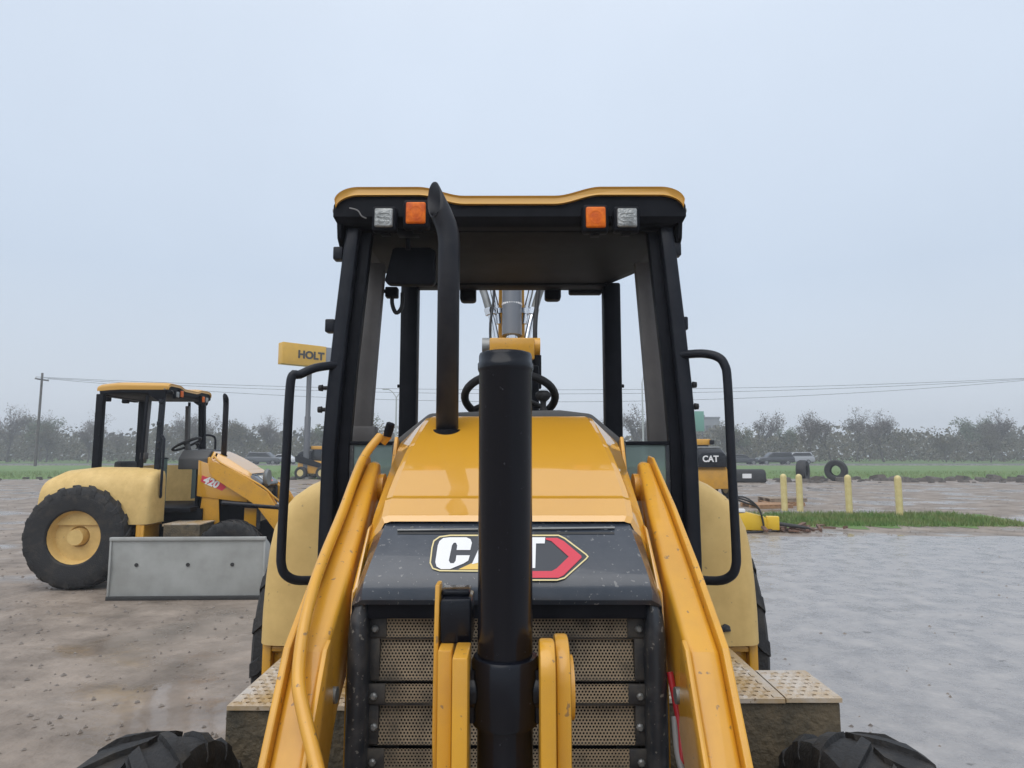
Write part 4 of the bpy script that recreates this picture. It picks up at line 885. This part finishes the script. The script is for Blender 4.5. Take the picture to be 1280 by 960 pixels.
# ================================================================== TREES
M['bark'] = mat('bark', (.10, .085, .07), .85, c2=(.06, .05, .043), nscale=4)
LV = [mat('leaf_olive', (.145, .13, .08), .9, spec=.05, c2=(.09, .085, .055), nscale=.6), mat('leaf_green', (.12, .15, .06), .9, spec=.05, c2=(.085, .11, .05), nscale=.6),
      mat('leaf_bare_brown', (.15, .125, .10), .9, spec=.05, c2=(.10, .085, .07), nscale=.6)]
def make_tree(seed, H_, W_, lm, leafn, lsz):
    rr = random.Random(seed); br = MB(); tips = []
    def grow(p, d, ln, r, lev):
        n_s = 3; pts = [p]; q = p; dd = d.copy()
        for i in range(n_s):
            dd = (dd + Vector((rr.uniform(-.22, .22), rr.uniform(-.22, .22), rr.uniform(-.05, .16)))).normalized(); q = q + dd * ln / n_s; pts.append(q)
        br.tube(pts, [r * (1 - .55 * i / n_s) for i in range(n_s + 1)], 6 if lev == 0 else (4 if lev == 1 else 3), caps=False)
        if lev >= 2: tips.extend(pts[1:])
        if lev < 4:
            for i in range(rr.randint(3, 4) if lev else 6):
                t_ = rr.uniform(.35, 1.0); b0 = pts[0].lerp(pts[-1], t_) if lev else pts[min(3, 1 + int(t_ * 2.2))]
                nd = (dd + Vector((rr.uniform(-1, 1) * W_, rr.uniform(-1, 1) * W_, rr.uniform(-.25, .65)))).normalized()
                grow(b0, nd, ln * rr.uniform(.5, .78), r * .5, lev + 1)
    grow(Vector((0, 0, -.1)), Vector((0, 0, 1)), H_ * .42, H_ * .018, 0)
    lf = MB()
    for i in range(leafn):
        c_ = rr.choice(tips) + Vector((rr.gauss(0, .28), rr.gauss(0, .28), rr.gauss(0, .25))); s_ = rr.uniform(.5, 1.2) * lsz
        n_ = Vector((rr.gauss(0, 1), rr.gauss(0, 1), rr.gauss(0, 1))).normalized(); u_ = n_.orthogonal().normalized(); v_ = n_.cross(u_)
        lf.add([c_ - u_ * s_, c_ + v_ * s_ * .6, c_ + u_ * s_, c_ - v_ * s_ * .6], [(0, 1, 2, 3)])
    root = bpy.data.objects.new('tree', None); col.objects.link(root)
    br.build('trunk', 'bark', root, recalc=False); lf.build('crown', lm, root, recalc=False)
    return root
protos = [make_tree(21, 8.0, .95, LV[0], 2600, .13), make_tree(22, 8.6, .85, LV[1], 2900, .14), make_tree(23, 9.2, .9, LV[2], 1500, .10), make_tree(24, 7.4, 1.1, LV[0], 2300, .13), make_tree(25, 9.4, .8, LV[2], 1800, .11)]
labs = ['hazy olive tree in the tree line beyond the road', 'hazy green-leaved tree in the tree line beyond the road', 'hazy nearly bare brown tree in the tree line beyond the road', 'low spreading olive tree in the tree line beyond the road', 'tall thin nearly bare tree in the tree line beyond the road']
rr = random.Random(3); used = set()
for row, (Y0, n_) in enumerate(((108, 34), (122, 36))):
    for i in range(n_):
        x = -128 + 256 * (i + rr.uniform(.1, .9)) / n_; k_ = rr.randrange(5)
        if row == 0 and 26 < x < 38: k_ = 3
        o = protos[k_] if k_ not in used else copy_tree(protos[k_]); used.add(k_)
        o.location = (x, Y0 + rr.uniform(-5, 5), 0); o.rotation_euler = (0, 0, rr.uniform(0, 6.28)); s_ = rr.uniform(.74, 1.34); o.scale = (s_ * 1.1, s_ * 1.1, s_)
        tag(o, labs[k_], 'tree', ('olive trees', 'green trees', 'bare trees', 'low olive trees', 'tall bare trees')[k_] + ' beyond the road')
us = MB()
for i in range(42000):
    x = rr.uniform(-150, 150); y = rr.uniform(103, 128); h = 4.6 + 1.3 * math.sin(x * .21) + .8 * math.sin(x * .53 + 1)
    c_ = Vector((x, y, h * rr.random() ** .8)); s_ = rr.uniform(.12, .28)
    n_v = Vector((rr.gauss(0, 1), rr.gauss(0, 1), rr.gauss(0, 1))).normalized(); u_ = n_v.orthogonal().normalized(); v_ = n_v.cross(u_)
    us.add([c_ - u_ * s_, c_ + v_ * s_ * .6, c_ + u_ * s_, c_ - v_ * s_ * .6], [(0, 1, 2, 3)])
for i in range(26000):
    x = rr.uniform(-175, 175); y = rr.uniform(128, 160); h = 5.6 + 1.2 * math.sin(x * .17 + 2) + .9 * math.sin(x * .47)
    c_ = Vector((x, y, h * rr.random() ** .9)); s_ = rr.uniform(.3, .75)
    n_v = Vector((rr.gauss(0, 1), rr.gauss(0, 1), rr.gauss(0, .7))).normalized(); u_ = n_v.orthogonal().normalized(); v_ = n_v.cross(u_)
    us.add([c_ - u_ * s_, c_ + v_ * s_ * .6, c_ + u_ * s_, c_ - v_ * s_ * .6], [(0, 1, 2, 3)])
tag(us.build('thicket', LV[0], recalc=False), 'grey-green thicket filling the foot of the far tree line', 'thicket', kind='stuff')

# ================================================================== HAZE
hz = bpy.data.materials.new('haze_air'); hz.use_nodes = True; t = hz.node_tree; t.nodes.clear()
o_ = t.nodes.new('ShaderNodeOutputMaterial'); pv = t.nodes.new('ShaderNodeVolumePrincipled')
pv.inputs['Color'].default_value = (.92, .955, 1.0, 1); pv.inputs['Density'].default_value = .0026; pv.inputs['Anisotropy'].default_value = .2
t.links.new(pv.outputs[0], o_.inputs['Volume'])
hb = MB().bb((-S - 8, -S - 8, -1), (S + 8, S + 8, 13.6)).build('haze', hz); tag(hb, 'pale mist filling the air over the yard', 'haze', kind='stuff')
